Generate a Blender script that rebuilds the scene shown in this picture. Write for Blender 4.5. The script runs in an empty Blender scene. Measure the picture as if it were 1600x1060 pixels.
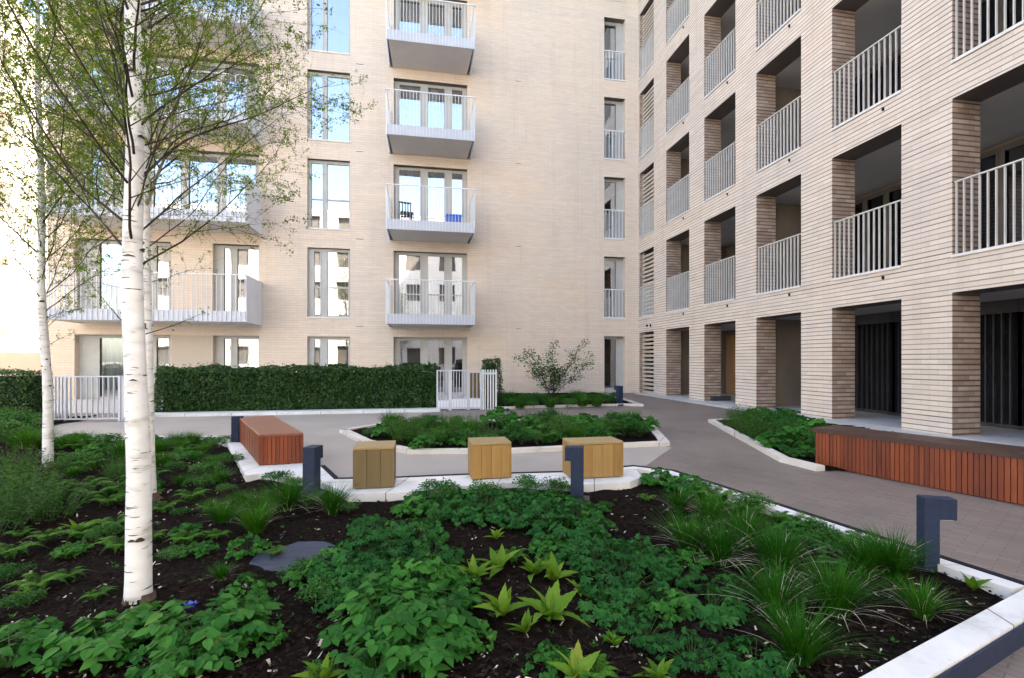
import bpy, math, random
from mathutils import Vector, Matrix
from mathutils import noise as mn
R = math.radians
random.seed(7)
scn = bpy.context.scene
col = scn.collection
# ------------------------------------------------------------ camera
TH = R(10.4); FPX = 760.0; EYE = 1.25; HOR = 564.0
cam_d = bpy.data.cameras.new('camera'); cam = bpy.data.objects.new('camera', cam_d); col.objects.link(cam)
cam.location = (0, 0, EYE); cam.rotation_euler = (R(90), 0, -TH)
cam_d.sensor_width = 36; cam_d.lens = FPX/1600*36; cam_d.shift_y = (HOR-530)/1600
cam_d.clip_start = .05; cam_d.clip_end = 2000
scn.camera = cam
# ------------------------------------------------------------ world + sun
SUN_EL, SUN_AZ = 41, 55            # azimuth measured from +X towards +Y
w = bpy.data.worlds.new('World'); scn.world = w; w.use_nodes = True
nt = w.node_tree; bg = nt.nodes['Background']
sky = nt.nodes.new('ShaderNodeTexSky'); sky.sky_type = 'NISHITA'; sky.sun_disc = False
sky.sun_elevation = R(SUN_EL); sky.sun_rotation = R(90-SUN_AZ)
sky.air_density = 1.0; sky.dust_density = 2.2; sky.ozone_density = 1.0
nt.links.new(sky.outputs[0], bg.inputs[0]); bg.inputs[1].default_value = .15
sl = bpy.data.lights.new('sun', 'SUN'); sl.energy = 4.8; sl.angle = R(.5); sl.color = (1, .94, .84)
sun = bpy.data.objects.new('sun', sl); col.objects.link(sun); sun.location = (20, 20, 40)
sd = Vector((math.cos(R(SUN_EL))*math.cos(R(SUN_AZ)), math.cos(R(SUN_EL))*math.sin(R(SUN_AZ)), math.sin(R(SUN_EL))))
sun.rotation_euler = sd.to_track_quat('Z', 'Y').to_euler()
vs = scn.view_settings
vs.view_transform = 'Standard'; vs.look = 'None'; vs.exposure = 2.7; vs.gamma = 1; vs.use_curve_mapping = False
try:
    vs.use_white_balance = True; vs.white_balance_temperature = 7400; vs.white_balance_tint = 12
except Exception: pass
scn.cycles.max_bounces = 8; scn.cycles.transparent_max_bounces = 12
# ------------------------------------------------------------ pixel -> place
s_, c_ = math.sin(TH), math.cos(TH)
def g(x, y, z=0.0):
    Zc = (EYE-z)*FPX/(y-HOR); t = (x-800)/FPX
    return (Zc*(t*c_+s_), Zc*(c_-t*s_))
def on_facade(x, D):
    t = (x-800)/FPX
    return D*(t*c_+s_)/(c_-t*s_)
# ------------------------------------------------------------ materials
def new_mat(name):
    m = bpy.data.materials.new(name); m.use_nodes = True
    n = m.node_tree; return m, n, n.nodes['Principled BSDF']
def N(n, typ, **kw):
    o = n.nodes.new(typ)
    for k, v in kw.items():
        if k in o.inputs: o.inputs[k].default_value = v
        else: setattr(o, k, v)
    return o
def rgba(c): return (c[0], c[1], c[2], 1)
def ramp(n, stops):
    r = n.nodes.new('ShaderNodeValToRGB'); e = r.color_ramp.elements
    e[0].position, e[0].color = stops[0][0], rgba(stops[0][1]); e[1].position, e[1].color = stops[-1][0], rgba(stops[-1][1])
    for p, c in stops[1:-1]:
        x = e.new(p); x.color = rgba(c)
    return r
def noisy(name, c1, c2, scale=4, rough=.7, bump=0.0, bscale=60, metal=0, spec=.35, stretch=None, detail=6):
    m, n, b = new_mat(name)
    tc = N(n, 'ShaderNodeTexCoord'); mp = N(n, 'ShaderNodeMapping')
    if stretch: mp.inputs['Scale'].default_value = stretch
    n.links.new(tc.outputs['Object'], mp.inputs[0])
    t = N(n, 'ShaderNodeTexNoise', Scale=scale, Detail=detail); n.links.new(mp.outputs[0], t.inputs[0])
    r = ramp(n, [(.3, c1), (.7, c2)]); n.links.new(t.outputs[0], r.inputs[0]); n.links.new(r.outputs[0], b.inputs['Base Color'])
    b.inputs['Roughness'].default_value = rough; b.inputs['Metallic'].default_value = metal
    b.inputs['Specular IOR Level'].default_value = spec
    if bump:
        t2 = N(n, 'ShaderNodeTexNoise', Scale=bscale, Detail=5); n.links.new(mp.outputs[0], t2.inputs[0])
        bp = N(n, 'ShaderNodeBump', Strength=bump, Distance=.01); n.links.new(t2.outputs[0], bp.inputs['Height']); n.links.new(bp.outputs[0], b.inputs['Normal'])
    return m
def brick_mat(name, ca, cb, joint, depth=.5, bw=.29, bh=.085, jw=.12):
    """long thin bricks: faint upright joints, darker bed joints that vary in strength along the wall"""
    m, n, b = new_mat(name)
    uv = N(n, 'ShaderNodeUVMap')
    br = N(n, 'ShaderNodeTexBrick', Scale=1.0); br.inputs['Brick Width'].default_value = bw; br.inputs['Row Height'].default_value = bh
    br.inputs['Mortar Size'].default_value = .003; br.inputs['Mortar Smooth'].default_value = .2; br.inputs['Bias'].default_value = 0
    br.inputs['Color1'].default_value = rgba(ca); br.inputs['Color2'].default_value = rgba(cb); br.inputs['Mortar'].default_value = rgba([x*.78 for x in ca])
    n.links.new(uv.outputs[0], br.inputs[0])
    def mul(a_, b_):
        mx = N(n, 'ShaderNodeMixRGB', blend_type='MULTIPLY'); mx.inputs[0].default_value = 1; n.links.new(a_, mx.inputs[1]); n.links.new(b_, mx.inputs[2]); return mx.outputs[0]
    ns = N(n, 'ShaderNodeTexNoise', Scale=.4, Detail=6); n.links.new(uv.outputs[0], ns.inputs[0])
    r = ramp(n, [(.3, (.93, .94, .97)), (.5, (1, 1, 1)), (.72, (1.05, 1.0, .95))]); n.links.new(ns.outputs[0], r.inputs[0])
    mp = N(n, 'ShaderNodeMapping'); mp.inputs['Scale'].default_value = (.3, 1/bh, 1); n.links.new(uv.outputs[0], mp.inputs[0])
    n2 = N(n, 'ShaderNodeTexNoise', Scale=.9, Detail=3); n.links.new(mp.outputs[0], n2.inputs[0])
    r2 = ramp(n, [(.3, (.96, .955, .955)), (.7, (1.03, 1.03, 1.025))]); n.links.new(n2.outputs[0], r2.inputs[0])
    mps = N(n, 'ShaderNodeMapping'); mps.inputs['Scale'].default_value = (3.2, .22, 1); n.links.new(uv.outputs[0], mps.inputs[0])
    n5 = N(n, 'ShaderNodeTexNoise', Scale=1.0, Detail=7, Roughness=.6); n.links.new(mps.outputs[0], n5.inputs[0])
    r5 = ramp(n, [(.28, (.92, .91, .90)), (.45, (1, 1, 1)), (.75, (1.03, 1.02, 1.0))]); n.links.new(n5.outputs[0], r5.inputs[0])
    c = mul(mul(mul(br.outputs[0], r.outputs[0]), r2.outputs[0]), r5.outputs[0])
    sx = N(n, 'ShaderNodeSeparateXYZ'); n.links.new(uv.outputs[0], sx.inputs[0])
    dv = N(n, 'ShaderNodeMath', operation='DIVIDE'); dv.inputs[1].default_value = bh; n.links.new(sx.outputs[1], dv.inputs[0])
    fr = N(n, 'ShaderNodeMath', operation='FRACT'); n.links.new(dv.outputs[0], fr.inputs[0])
    pp = N(n, 'ShaderNodeMath', operation='PINGPONG'); pp.inputs[1].default_value = .5; n.links.new(fr.outputs[0], pp.inputs[0])
    mr = N(n, 'ShaderNodeMapRange'); mr.inputs[1].default_value = jw*.35; mr.inputs[2].default_value = jw*.75; mr.inputs[3].default_value = 1; mr.inputs[4].default_value = 0; n.links.new(pp.outputs[0], mr.inputs[0])
    n4 = N(n, 'ShaderNodeTexNoise', Scale=.8, Detail=4); n.links.new(mp.outputs[0], n4.inputs[0])
    r4 = N(n, 'ShaderNodeMapRange'); r4.inputs[1].default_value = .32; r4.inputs[2].default_value = .68; r4.inputs[3].default_value = depth*.45; r4.inputs[4].default_value = depth*1.25; n.links.new(n4.outputs[0], r4.inputs[0])
    mm = N(n, 'ShaderNodeMath', operation='MULTIPLY', use_clamp=True); n.links.new(mr.outputs[0], mm.inputs[0]); n.links.new(r4.outputs[0], mm.inputs[1])
    mx = N(n, 'ShaderNodeMixRGB'); n.links.new(mm.outputs[0], mx.inputs[0]); n.links.new(c, mx.inputs[1]); mx.inputs[2].default_value = rgba(joint)
    n.links.new(mx.outputs[0], b.inputs['Base Color'])
    b.inputs['Roughness'].default_value = .72; b.inputs['Specular IOR Level'].default_value = .3
    bp = N(n, 'ShaderNodeBump', Strength=.5, Distance=.006, invert=True); n.links.new(mr.outputs[0], bp.inputs['Height'])
    n3 = N(n, 'ShaderNodeTexNoise', Scale=60, Detail=3); n.links.new(uv.outputs[0], n3.inputs[0])
    bp2 = N(n, 'ShaderNodeBump', Strength=.15, Distance=.01); n.links.new(n3.outputs[0], bp2.inputs['Height']); n.links.new(bp.outputs[0], bp2.inputs['Normal'])
    n.links.new(bp2.outputs[0], b.inputs['Normal'])
    return m
def leaf_mat(name, c1, c2, c3, rough=.6, trans=.35, spec=.15):
    m, n, b = new_mat(name)
    ge = N(n, 'ShaderNodeNewGeometry'); oi = N(n, 'ShaderNodeObjectInfo'); tc = N(n, 'ShaderNodeTexCoord')
    t = N(n, 'ShaderNodeTexNoise', Scale=5.0, Detail=3); n.links.new(tc.outputs['Object'], t.inputs[0])
    a = N(n, 'ShaderNodeMath', operation='MULTIPLY_ADD'); a.inputs[1].default_value = .55; n.links.new(ge.outputs['Random Per Island'], a.inputs[0])
    a2 = N(n, 'ShaderNodeMath', operation='MULTIPLY_ADD'); a2.inputs[1].default_value = .35; a2.inputs[2].default_value = -.12
    n.links.new(oi.outputs['Random'], a2.inputs[0])
    a3 = N(n, 'ShaderNodeMath', operation='MULTIPLY_ADD'); a3.inputs[1].default_value = .4; n.links.new(t.outputs[0], a3.inputs[0]); n.links.new(a2.outputs[0], a3.inputs[2])
    n.links.new(a3.outputs[0], a.inputs[2])
    r = ramp(n, [(.08, c1), (.5, c2), (.90, c3), (1.0, (c3[0]*1.8+.03, c3[1]*.85, c3[2]))]); n.links.new(a.outputs[0], r.inputs[0]); n.links.new(r.outputs[0], b.inputs['Base Color'])
    b.inputs['Roughness'].default_value = rough; b.inputs['Specular IOR Level'].default_value = spec
    tr = N(n, 'ShaderNodeBsdfTranslucent')
    mc = N(n, 'ShaderNodeMixRGB', blend_type='MULTIPLY'); mc.inputs[0].default_value = 1; mc.inputs[2].default_value = (1.3, 1.35, .5, 1)
    n.links.new(r.outputs[0], mc.inputs[1]); n.links.new(mc.outputs[0], tr.inputs[0])
    mx = N(n, 'ShaderNodeMixShader'); mx.inputs[0].default_value = trans
    n.links.new(b.outputs[0], mx.inputs[1]); n.links.new(tr.outputs[0], mx.inputs[2]); n.links.new(mx.outputs[0], n.nodes['Material Output'].inputs[0])
    return m
def glass_mat(name, refl=.45, tint=(.75, .8, .82)):
    m, n, b = new_mat(name); n.nodes.remove(b)
    lw = N(n, 'ShaderNodeLayerWeight', Blend=.35)
    mr = N(n, 'ShaderNodeMapRange'); mr.inputs[3].default_value = refl; mr.inputs[4].default_value = 1; n.links.new(lw.outputs[0], mr.inputs[0])
    gl = N(n, 'ShaderNodeBsdfGlossy', Roughness=.012); gl.inputs[0].default_value = (.93, .96, 1, 1)
    tr = N(n, 'ShaderNodeBsdfTransparent'); tr.inputs[0].default_value = rgba(tint)
    ge = N(n, 'ShaderNodeNewGeometry'); t = N(n, 'ShaderNodeTexNoise', Scale=1.1, Detail=1); n.links.new(ge.outputs['Position'], t.inputs[0])
    bp = N(n, 'ShaderNodeBump', Strength=.08, Distance=.03); n.links.new(t.outputs[0], bp.inputs['Height']); n.links.new(bp.outputs[0], gl.inputs['Normal'])
    mx = N(n, 'ShaderNodeMixShader'); n.links.new(mr.outputs[0], mx.inputs[0]); n.links.new(tr.outputs[0], mx.inputs[1]); n.links.new(gl.outputs[0], mx.inputs[2])
    n.links.new(mx.outputs[0], n.nodes['Material Output'].inputs[0]); return m
def bark_mat():
    m, n, b = new_mat('birch_bark')
    tc = N(n, 'ShaderNodeTexCoord')
    mp = N(n, 'ShaderNodeMapping'); mp.inputs['Scale'].default_value = (9, 9, 75); n.links.new(tc.outputs['Object'], mp.inputs[0])
    t = N(n, 'ShaderNodeTexNoise', Scale=1.0, Detail=3, Roughness=.5); n.links.new(mp.outputs[0], t.inputs[0])
    r = ramp(n, [(.645, (0, 0, 0)), (.69, (1, 1, 1))]); n.links.new(t.outputs[0], r.inputs[0])
    mp2 = N(n, 'ShaderNodeMapping'); mp2.inputs['Scale'].default_value = (5, 5, 14); n.links.new(tc.outputs['Object'], mp2.inputs[0])
    t2 = N(n, 'ShaderNodeTexNoise', Scale=1.3, Detail=6); n.links.new(mp2.outputs[0], t2.inputs[0])
    base = ramp(n, [(.28, (.42, .41, .40)), (.45, (.66, .67, .68)), (.7, (.76, .77, .79))]); n.links.new(t2.outputs[0], base.inputs[0])
    mp3 = N(n, 'ShaderNodeMapping'); mp3.inputs['Scale'].default_value = (4, 4, 10); n.links.new(tc.outputs['Object'], mp3.inputs[0])
    t3 = N(n, 'ShaderNodeTexNoise', Scale=2.1, Detail=7, Roughness=.7); n.links.new(mp3.outputs[0], t3.inputs[0])
    r3 = ramp(n, [(.63, (0, 0, 0)), (.74, (.8, .8, .8))]); n.links.new(t3.outputs[0], r3.inputs[0])
    add = N(n, 'ShaderNodeMixRGB', blend_type='LIGHTEN'); add.inputs[0].default_value = 1
    n.links.new(r.outputs[0], add.inputs[1]); n.links.new(r3.outputs[0], add.inputs[2])
    mx = N(n, 'ShaderNodeMixRGB'); n.links.new(add.outputs[0], mx.inputs[0]); n.links.new(base.outputs[0], mx.inputs[1]); mx.inputs[2].default_value = (.07, .055, .05, 1)
    n.links.new(mx.outputs[0], b.inputs['Base Color']); b.inputs['Roughness'].default_value = .6
    bp = N(n, 'ShaderNodeBump', Strength=.5, Distance=.004, invert=True); n.links.new(add.outputs[0], bp.inputs['Height']); n.links.new(bp.outputs[0], b.inputs['Normal'])
    return m
def plank_mat(name, c1, c2, c3, grain=(30, 30, 1.6), rough=.5):
    m, n, b = new_mat(name)
    tc = N(n, 'ShaderNodeTexCoord'); ge = N(n, 'ShaderNodeNewGeometry')
    mp = N(n, 'ShaderNodeMapping'); mp.inputs['Scale'].default_value = grain; n.links.new(tc.outputs['Object'], mp.inputs[0])
    t = N(n, 'ShaderNodeTexNoise', Scale=1.5, Detail=7, Roughness=.65); n.links.new(mp.outputs[0], t.inputs[0])
    a = N(n, 'ShaderNodeMath', operation='MULTIPLY_ADD'); a.inputs[1].default_value = .36; n.links.new(ge.outputs['Random Per Island'], a.inputs[0])
    h = N(n, 'ShaderNodeMath', operation='MULTIPLY'); h.inputs[1].default_value = .75; n.links.new(t.outputs[0], h.inputs[0]); n.links.new(h.outputs[0], a.inputs[2])
    r = ramp(n, [(.15, c1), (.5, c2), (.85, c3)]); n.links.new(a.outputs[0], r.inputs[0]); n.links.new(r.outputs[0], b.inputs['Base Color'])
    b.inputs['Roughness'].default_value = rough
    bp = N(n, 'ShaderNodeBump', Strength=.25, Distance=.004); n.links.new(t.outputs[0], bp.inputs['Height']); n.links.new(bp.outputs[0], b.inputs['Normal'])
    return m
def paving_mat():
    m, n, b = new_mat('clay_paving')
    tc = N(n, 'ShaderNodeTexCoord'); mp = N(n, 'ShaderNodeMapping'); mp.inputs['Rotation'].default_value = (0, 0, R(62)); n.links.new(tc.outputs['Object'], mp.inputs[0])
    br = N(n, 'ShaderNodeTexBrick', Scale=1.0); br.inputs['Brick Width'].default_value = .2; br.inputs['Row Height'].default_value = .052
    br.inputs['Mortar Size'].default_value = .004; br.inputs['Mortar Smooth'].default_value = .3
    br.inputs['Color1'].default_value = (.165, .135, .122, 1); br.inputs['Color2'].default_value = (.205, .172, .155, 1); br.inputs['Mortar'].default_value = (.12, .105, .10, 1)
    n.links.new(mp.outputs[0], br.inputs[0])
    t = N(n, 'ShaderNodeTexNoise', Scale=.7, Detail=6); n.links.new(tc.outputs['Object'], t.inputs[0])
    r = ramp(n, [(.25, (.68, .67, .66)), (.42, (.93, .92, .91)), (.75, (1.16, 1.11, 1.06))]); n.links.new(t.outputs[0], r.inputs[0])
    mx = N(n, 'ShaderNodeMixRGB', blend_type='MULTIPLY'); mx.inputs[0].default_value = 1; n.links.new(br.outputs[0], mx.inputs[1]); n.links.new(r.outputs[0], mx.inputs[2])
    n.links.new(mx.outputs[0], b.inputs['Base Color']); b.inputs['Roughness'].default_value = .55
    bp = N(n, 'ShaderNodeBump', Strength=.5, Distance=.006, invert=True); n.links.new(br.outputs[1], bp.inputs['Height'])
    t2 = N(n, 'ShaderNodeTexNoise', Scale=35, Detail=4); n.links.new(tc.outputs['Object'], t2.inputs[0])
    bp2 = N(n, 'ShaderNodeBump', Strength=.2, Distance=.01); n.links.new(t2.outputs[0], bp2.inputs['Height']); n.links.new(bp.outputs[0], bp2.inputs['Normal'])
    n.links.new(bp2.outputs[0], b.inputs['Normal']); return m
def concrete_mat(name, c1, c2, step=.9, ang=20):
    m, n, b = new_mat(name)
    tc = N(n, 'ShaderNodeTexCoord'); t = N(n, 'ShaderNodeTexNoise', Scale=2.2, Detail=8, Roughness=.7); n.links.new(tc.outputs['Object'], t.inputs[0])
    r = ramp(n, [(.25, [x*.62 for x in c1]), (.42, c1), (.7, c2)]); n.links.new(t.outputs[0], r.inputs[0])
    mp = N(n, 'ShaderNodeMapping'); mp.inputs['Rotation'].default_value = (0, 0, R(ang)); n.links.new(tc.outputs['Object'], mp.inputs[0])
    sx = N(n, 'ShaderNodeSeparateXYZ'); n.links.new(mp.outputs[0], sx.inputs[0])
    pp = N(n, 'ShaderNodeMath', operation='PINGPONG'); pp.inputs[1].default_value = step/2; n.links.new(sx.outputs[0], pp.inputs[0])
    lt = N(n, 'ShaderNodeMath', operation='LESS_THAN'); lt.inputs[1].default_value = .004; n.links.new(pp.outputs[0], lt.inputs[0])
    t2 = N(n, 'ShaderNodeTexNoise', Scale=38, Detail=5); n.links.new(tc.outputs['Object'], t2.inputs[0])
    sp = ramp(n, [(.26, (.75, .73, .70)), (.32, (1, 1, 1))]); n.links.new(t2.outputs[0], sp.inputs[0])
    m1 = N(n, 'ShaderNodeMixRGB', blend_type='MULTIPLY'); m1.inputs[0].default_value = 1; n.links.new(r.outputs[0], m1.inputs[1]); n.links.new(sp.outputs[0], m1.inputs[2])
    m2 = N(n, 'ShaderNodeMixRGB'); n.links.new(lt.outputs[0], m2.inputs[0]); n.links.new(m1.outputs[0], m2.inputs[1]); m2.inputs[2].default_value = (.12, .11, .10, 1)
    n.links.new(m2.outputs[0], b.inputs['Base Color']); b.inputs['Roughness'].default_value = .7
    bp = N(n, 'ShaderNodeBump', Strength=.3, Distance=.006); n.links.new(t2.outputs[0], bp.inputs['Height']); n.links.new(bp.outputs[0], b.inputs['Normal'])
    return m
M = {}
M['brick'] = brick_mat('cream_brick', (.665, .56, .465), (.71, .605, .505), (.40, .32, .26), .30)
M['brick_wing'] = brick_mat('cream_brick_wing', (.63, .545, .475), (.70, .615, .54), (.12, .09, .08), .85, jw=.18)
M['brick_reveal_shaded'] = brick_mat('shaded_reveal_brick', (.30, .22, .175), (.46, .365, .30), (.085, .06, .05), .95, bw=.22, jw=.26)  # browner brick, darkened further to put the reveals' shade into the colour
M['render'] = noisy('beige_render', (.47, .41, .34), (.53, .46, .39), 2, .85, .1)
M['soffit'] = noisy('soffit_paint', (.52, .50, .49), (.58, .56, .54), 1.5, .8)
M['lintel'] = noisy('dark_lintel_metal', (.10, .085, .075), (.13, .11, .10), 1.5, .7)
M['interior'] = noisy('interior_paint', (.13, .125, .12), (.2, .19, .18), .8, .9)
M['floor_in'] = noisy('gallery_floor', (.42, .42, .42), (.5, .5, .5), 3, .6)
M['frame'] = noisy('window_frame_paint', (.40, .40, .385), (.46, .46, .44), 3, .45, 0)
M['frame_dark'] = noisy('dark_frame_paint', (.10, .09, .085), (.15, .135, .12), 3, .45, 0)
M['rail'] = noisy('rail_paint', (.68, .70, .72), (.76, .77, .78), 3, .4)
M['rail_grey'] = noisy('grey_rail_paint', (.56, .55, .53), (.66, .65, .63), 3, .4)
M['white'] = noisy('white_panel_paint', (.70, .74, .80), (.76, .79, .84), 2, .45)
M['coping'] = noisy('sill_metal', (.62, .61, .6), (.72, .71, .70), 3, .35)
M['fascia'] = noisy('balcony_steel', (.50, .525, .58), (.56, .585, .64), 1.5, .4)  # darkened to put the shadow behind the balcony fins into the colour
M['dark_metal'] = noisy('dark_screen_metal', (.035, .035, .04), (.06, .06, .065), 3, .5)
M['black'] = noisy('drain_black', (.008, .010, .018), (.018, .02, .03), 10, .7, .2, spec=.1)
M['curtain'] = noisy('curtain_cloth', (.55, .55, .53), (.86, .86, .84), 1, .9, 0, stretch=(22, 22, .3))
M['curtain_brown'] = noisy('brown_curtain_cloth', (.16, .125, .10), (.36, .30, .25), 1, .9, 0, stretch=(14, 14, .3))
M['door_brown'] = noisy('brown_door_wood', (.34, .17, .08), (.46, .25, .13), 4, .5, 0, stretch=(8, 8, .6))
M['glass'] = glass_mat('coated_glass', .42)
M['glass_ground'] = glass_mat('ground_floor_glass', .16, (.8, .83, .84))
M['glass_dark'] = glass_mat('gallery_glass', .10, (.6, .63, .65))
M['concrete'] = concrete_mat('white_concrete', (.58, .59, .59), (.72, .73, .73))
M['concrete2'] = concrete_mat('pale_kerb_concrete', (.54, .51, .46), (.66, .62, .57), 1.0, 35)
M['soil'] = noisy('bark_soil', (.003, .0022, .002), (.016, .011, .009), 28, 1, 1.0, 45, spec=.04)
M['chip'] = noisy('mulch_chip', (.006, .004, .0035), (.030, .021, .016), 60, .95, spec=.08)
M['chip_pale'] = noisy('pale_mulch_chip', (.28, .23, .18), (.55, .5, .44), 30, .8)
M['bollard'] = noisy('bollard_paint', (.014, .023, .05), (.02, .032, .065), 20, .55, .03, 200, spec=.18)
M['corten'] = plank_mat('red_timber', (.045, .009, .003), (.14, .023, .004), (.235, .047, .008))
M['corten_top'] = plank_mat('red_timber_top', (.14, .044, .020), (.20, .066, .032), (.24, .088, .042), grain=(3, 30, 3), rough=.4)
M['red_end'] = plank_mat('red_box_end', (.22, .065, .025), (.32, .10, .038), (.36, .12, .05), grain=(18, 2, 2))
M['red_dark'] = plank_mat('dark_cap_timber', (.022, .009, .007), (.04, .015, .010), (.055, .022, .015))
M['oak'] = plank_mat('oak_timber', (.15, .080, .022), (.26, .145, .040), (.33, .20, .065))
M['oak_old'] = plank_mat('weathered_timber', (.075, .052, .022), (.12, .085, .036), (.16, .115, .052))
M['oak_top'] = plank_mat('timber_top', (.20, .135, .055), (.28, .20, .09), (.34, .25, .12), grain=(2, 30, 2))
M['slate'] = noisy('slate', (.012, .02, .042), (.032, .045, .08), 5, .4, .5, 22, stretch=(1, 5, 1))
M['blue'] = noisy('blue_plastic', (.03, .12, .5), (.05, .16, .6), 3, .4)
M['litter'] = noisy('blue_wrapper', (.03, .05, .32), (.06, .08, .45), 30, .3)
M['bark'] = bark_mat()
M['twig'] = noisy('twig_bark', (.018, .013, .010), (.06, .045, .035), 12, .8)
M['limb'] = noisy('limb_bark', (.16, .15, .12), (.34, .32, .27), 14, .8)
M['limb_brown'] = noisy('root_bark', (.05, .035, .025), (.14, .10, .075), 30, .85, .8, 60)
M['scar'] = noisy('bark_scar', (.02, .016, .013), (.06, .05, .04), 40, .9, .6, 80)
M['paving'] = paving_mat()
M['birch_leaf'] = leaf_mat('birch_leaf', (.05, .09, .012), (.11, .17, .022), (.22, .29, .05), .5, .6)
M['hedge_leaf'] = leaf_mat('hedge_leaf', (.008, .036, .007), (.026, .085, .015), (.12, .21, .06), .42, .2, .35)
M['hedge_core'] = noisy('hedge_core', (.006, .014, .004), (.012, .028, .008), 20, .9)
M['geranium'] = leaf_mat('dark_leaf', (.004, .042, .008), (.009, .082, .014), (.025, .13, .024), .62, .25)
M['aquilegia'] = leaf_mat('green_leaf', (.007, .06, .009), (.02, .12, .016), (.05, .19, .03), .62, .3)
M['lime'] = leaf_mat('lime_leaf', (.045, .13, .010), (.09, .20, .018), (.15, .27, .035), .62, .35)
M['fern'] = leaf_mat('fern_leaf', (.015, .09, .007), (.035, .15, .012), (.08, .23, .022), .62, .35)
M['grass'] = leaf_mat('grass_blade', (.005, .045, .002), (.014, .10, .005), (.04, .16, .012), .62, .3)
M['straw'] = noisy('dry_blade', (.30, .27, .20), (.62, .58, .48), 20, .7)
M['shrub'] = leaf_mat('shrub_leaf', (.02, .06, .015), (.04, .10, .03), (.08, .15, .05), .62, .3)
M['small'] = leaf_mat('small_leaf', (.008, .055, .009), (.02, .11, .016), (.08, .20, .05), .62, .25)
M['meadow'] = leaf_mat('feathery_leaf', (.009, .052, .004), (.022, .11, .008), (.055, .17, .018), .62, .3)
M['stem'] = noisy('plant_stem', (.03, .07, .02), (.06, .11, .03), 20, .6)
# ------------------------------------------------------------ mesh builder
class MB:
    def __init__(s): s.v = []; s.f = []; s.m = []
    def quad(s, a, b, c, d, mi=0):
        i = len(s.v); s.v += [a, b, c, d]; s.f.append((i, i+1, i+2, i+3)); s.m.append(mi)
    def poly(s, pts, mi=0):
        i = len(s.v); s.v += pts; s.f.append(tuple(range(i, i+len(pts)))); s.m.append(mi)
    def box(s, x0, x1, y0, y1, z0, z1, mi=0, M4=None):
        p = [(x, y, z) for z in (z0, z1) for y in (y0, y1) for x in (x0, x1)]
        if M4: p = [tuple(M4 @ Vector(q)) for q in p]
        i = len(s.v); s.v += p
        for f in ((0, 2, 3, 1), (4, 5, 7, 6), (0, 1, 5, 4), (2, 6, 7, 3), (0, 4, 6, 2), (1, 3, 7, 5)):
            s.f.append(tuple(i+k for k in f)); s.m.append(mi)
    def prism(s, pts, z0, z1, mi=0):
        a = sum(pts[i][0]*pts[(i+1) % len(pts)][1]-pts[(i+1) % len(pts)][0]*pts[i][1] for i in range(len(pts)))
        if a < 0: pts = pts[::-1]
        n = len(pts); i = len(s.v); s.v += [(p[0], p[1], z0) for p in pts]+[(p[0], p[1], z1) for p in pts]
        s.f.append(tuple(i+n+k for k in range(n))); s.m.append(mi); s.f.append(tuple(i+k for k in range(n-1, -1, -1))); s.m.append(mi)
        for k in range(n):
            s.f.append((i+k, i+(k+1) % n, i+n+(k+1) % n, i+n+k)); s.m.append(mi)
    def tube(s, pts, rads, n=6, mi=0, cap=True, wob=0):
        rings = []; pv = [Vector(p) for p in pts]
        for k, p in enumerate(pv):
            d = (pv[min(k+1, len(pv)-1)]-pv[max(k-1, 0)]).normalized()
            a = d.orthogonal().normalized() if abs(d.z) < .95 else Vector((1, 0, 0)).cross(d).normalized()
            b = d.cross(a); i = len(s.v)
            for q in range(n):
                t = 2*math.pi*q/n; r = rads[k]*(1+(wob*mn.noise(Vector((math.cos(t)*1.5, math.sin(t)*1.5, p.z*3))) if wob else 0))
                s.v.append(tuple(p+a*math.cos(t)*r+b*math.sin(t)*r))
            rings.append(i)
        for k in range(len(rings)-1):
            for q in range(n):
                s.f.append((rings[k]+q, rings[k]+(q+1) % n, rings[k+1]+(q+1) % n, rings[k+1]+q)); s.m.append(mi)
        if cap:
            s.f.append(tuple(rings[-1]+q for q in range(n))); s.m.append(mi)
    def build(s, name, mats, parent=None, uv=False, smooth=False, bevel=0):
        me = bpy.data.meshes.new(name); me.from_pydata(s.v, [], s.f)
        if not isinstance(mats, (list, tuple)): mats = [mats]
        for m in mats: me.materials.append(m)
        if len(mats) > 1: me.polygons.foreach_set('material_index', s.m)
        if smooth: me.polygons.foreach_set('use_smooth', [True]*len(s.f))
        me.update()
        if uv:
            l = me.uv_layers.new(name='UVMap'); dat = [0.0]*(2*len(me.loops))
            for p in me.polygons:
                nx, ny, nz = map(abs, p.normal)
                for li in p.loop_indices:
                    v = me.vertices[me.loops[li].vertex_index].co
                    a, b = (v.x, v.y) if nz > .7 else ((v.y, v.z) if nx > ny else (v.x, v.z))
                    dat[2*li] = a; dat[2*li+1] = b
            l.data.foreach_set('uv', dat)
        o = bpy.data.objects.new(name, me); col.objects.link(o)
        if parent: o.parent = parent
        if bevel:
            b = o.modifiers.new('bevel', 'BEVEL'); b.width = bevel; b.segments = 2; b.limit_method = 'ANGLE'
        return o
def tag(o, label=None, cat=None, group=None, kind=None):
    for k, v in (('label', label), ('category', cat), ('group', group), ('kind', kind)):
        if v: o[k] = v
    return o
def empty(name, loc=(0, 0, 0), rz=0):
    o = bpy.data.objects.new(name, None); o.empty_display_size = .3; o.location = loc; o.rotation_euler = (0, 0, rz); col.objects.link(o); return o
def copy_tree(o, parent=None):
    c = o.copy(); col.objects.link(c); c.parent = parent
    for ch in list(o.children): copy_tree(ch, c)
    return c
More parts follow.
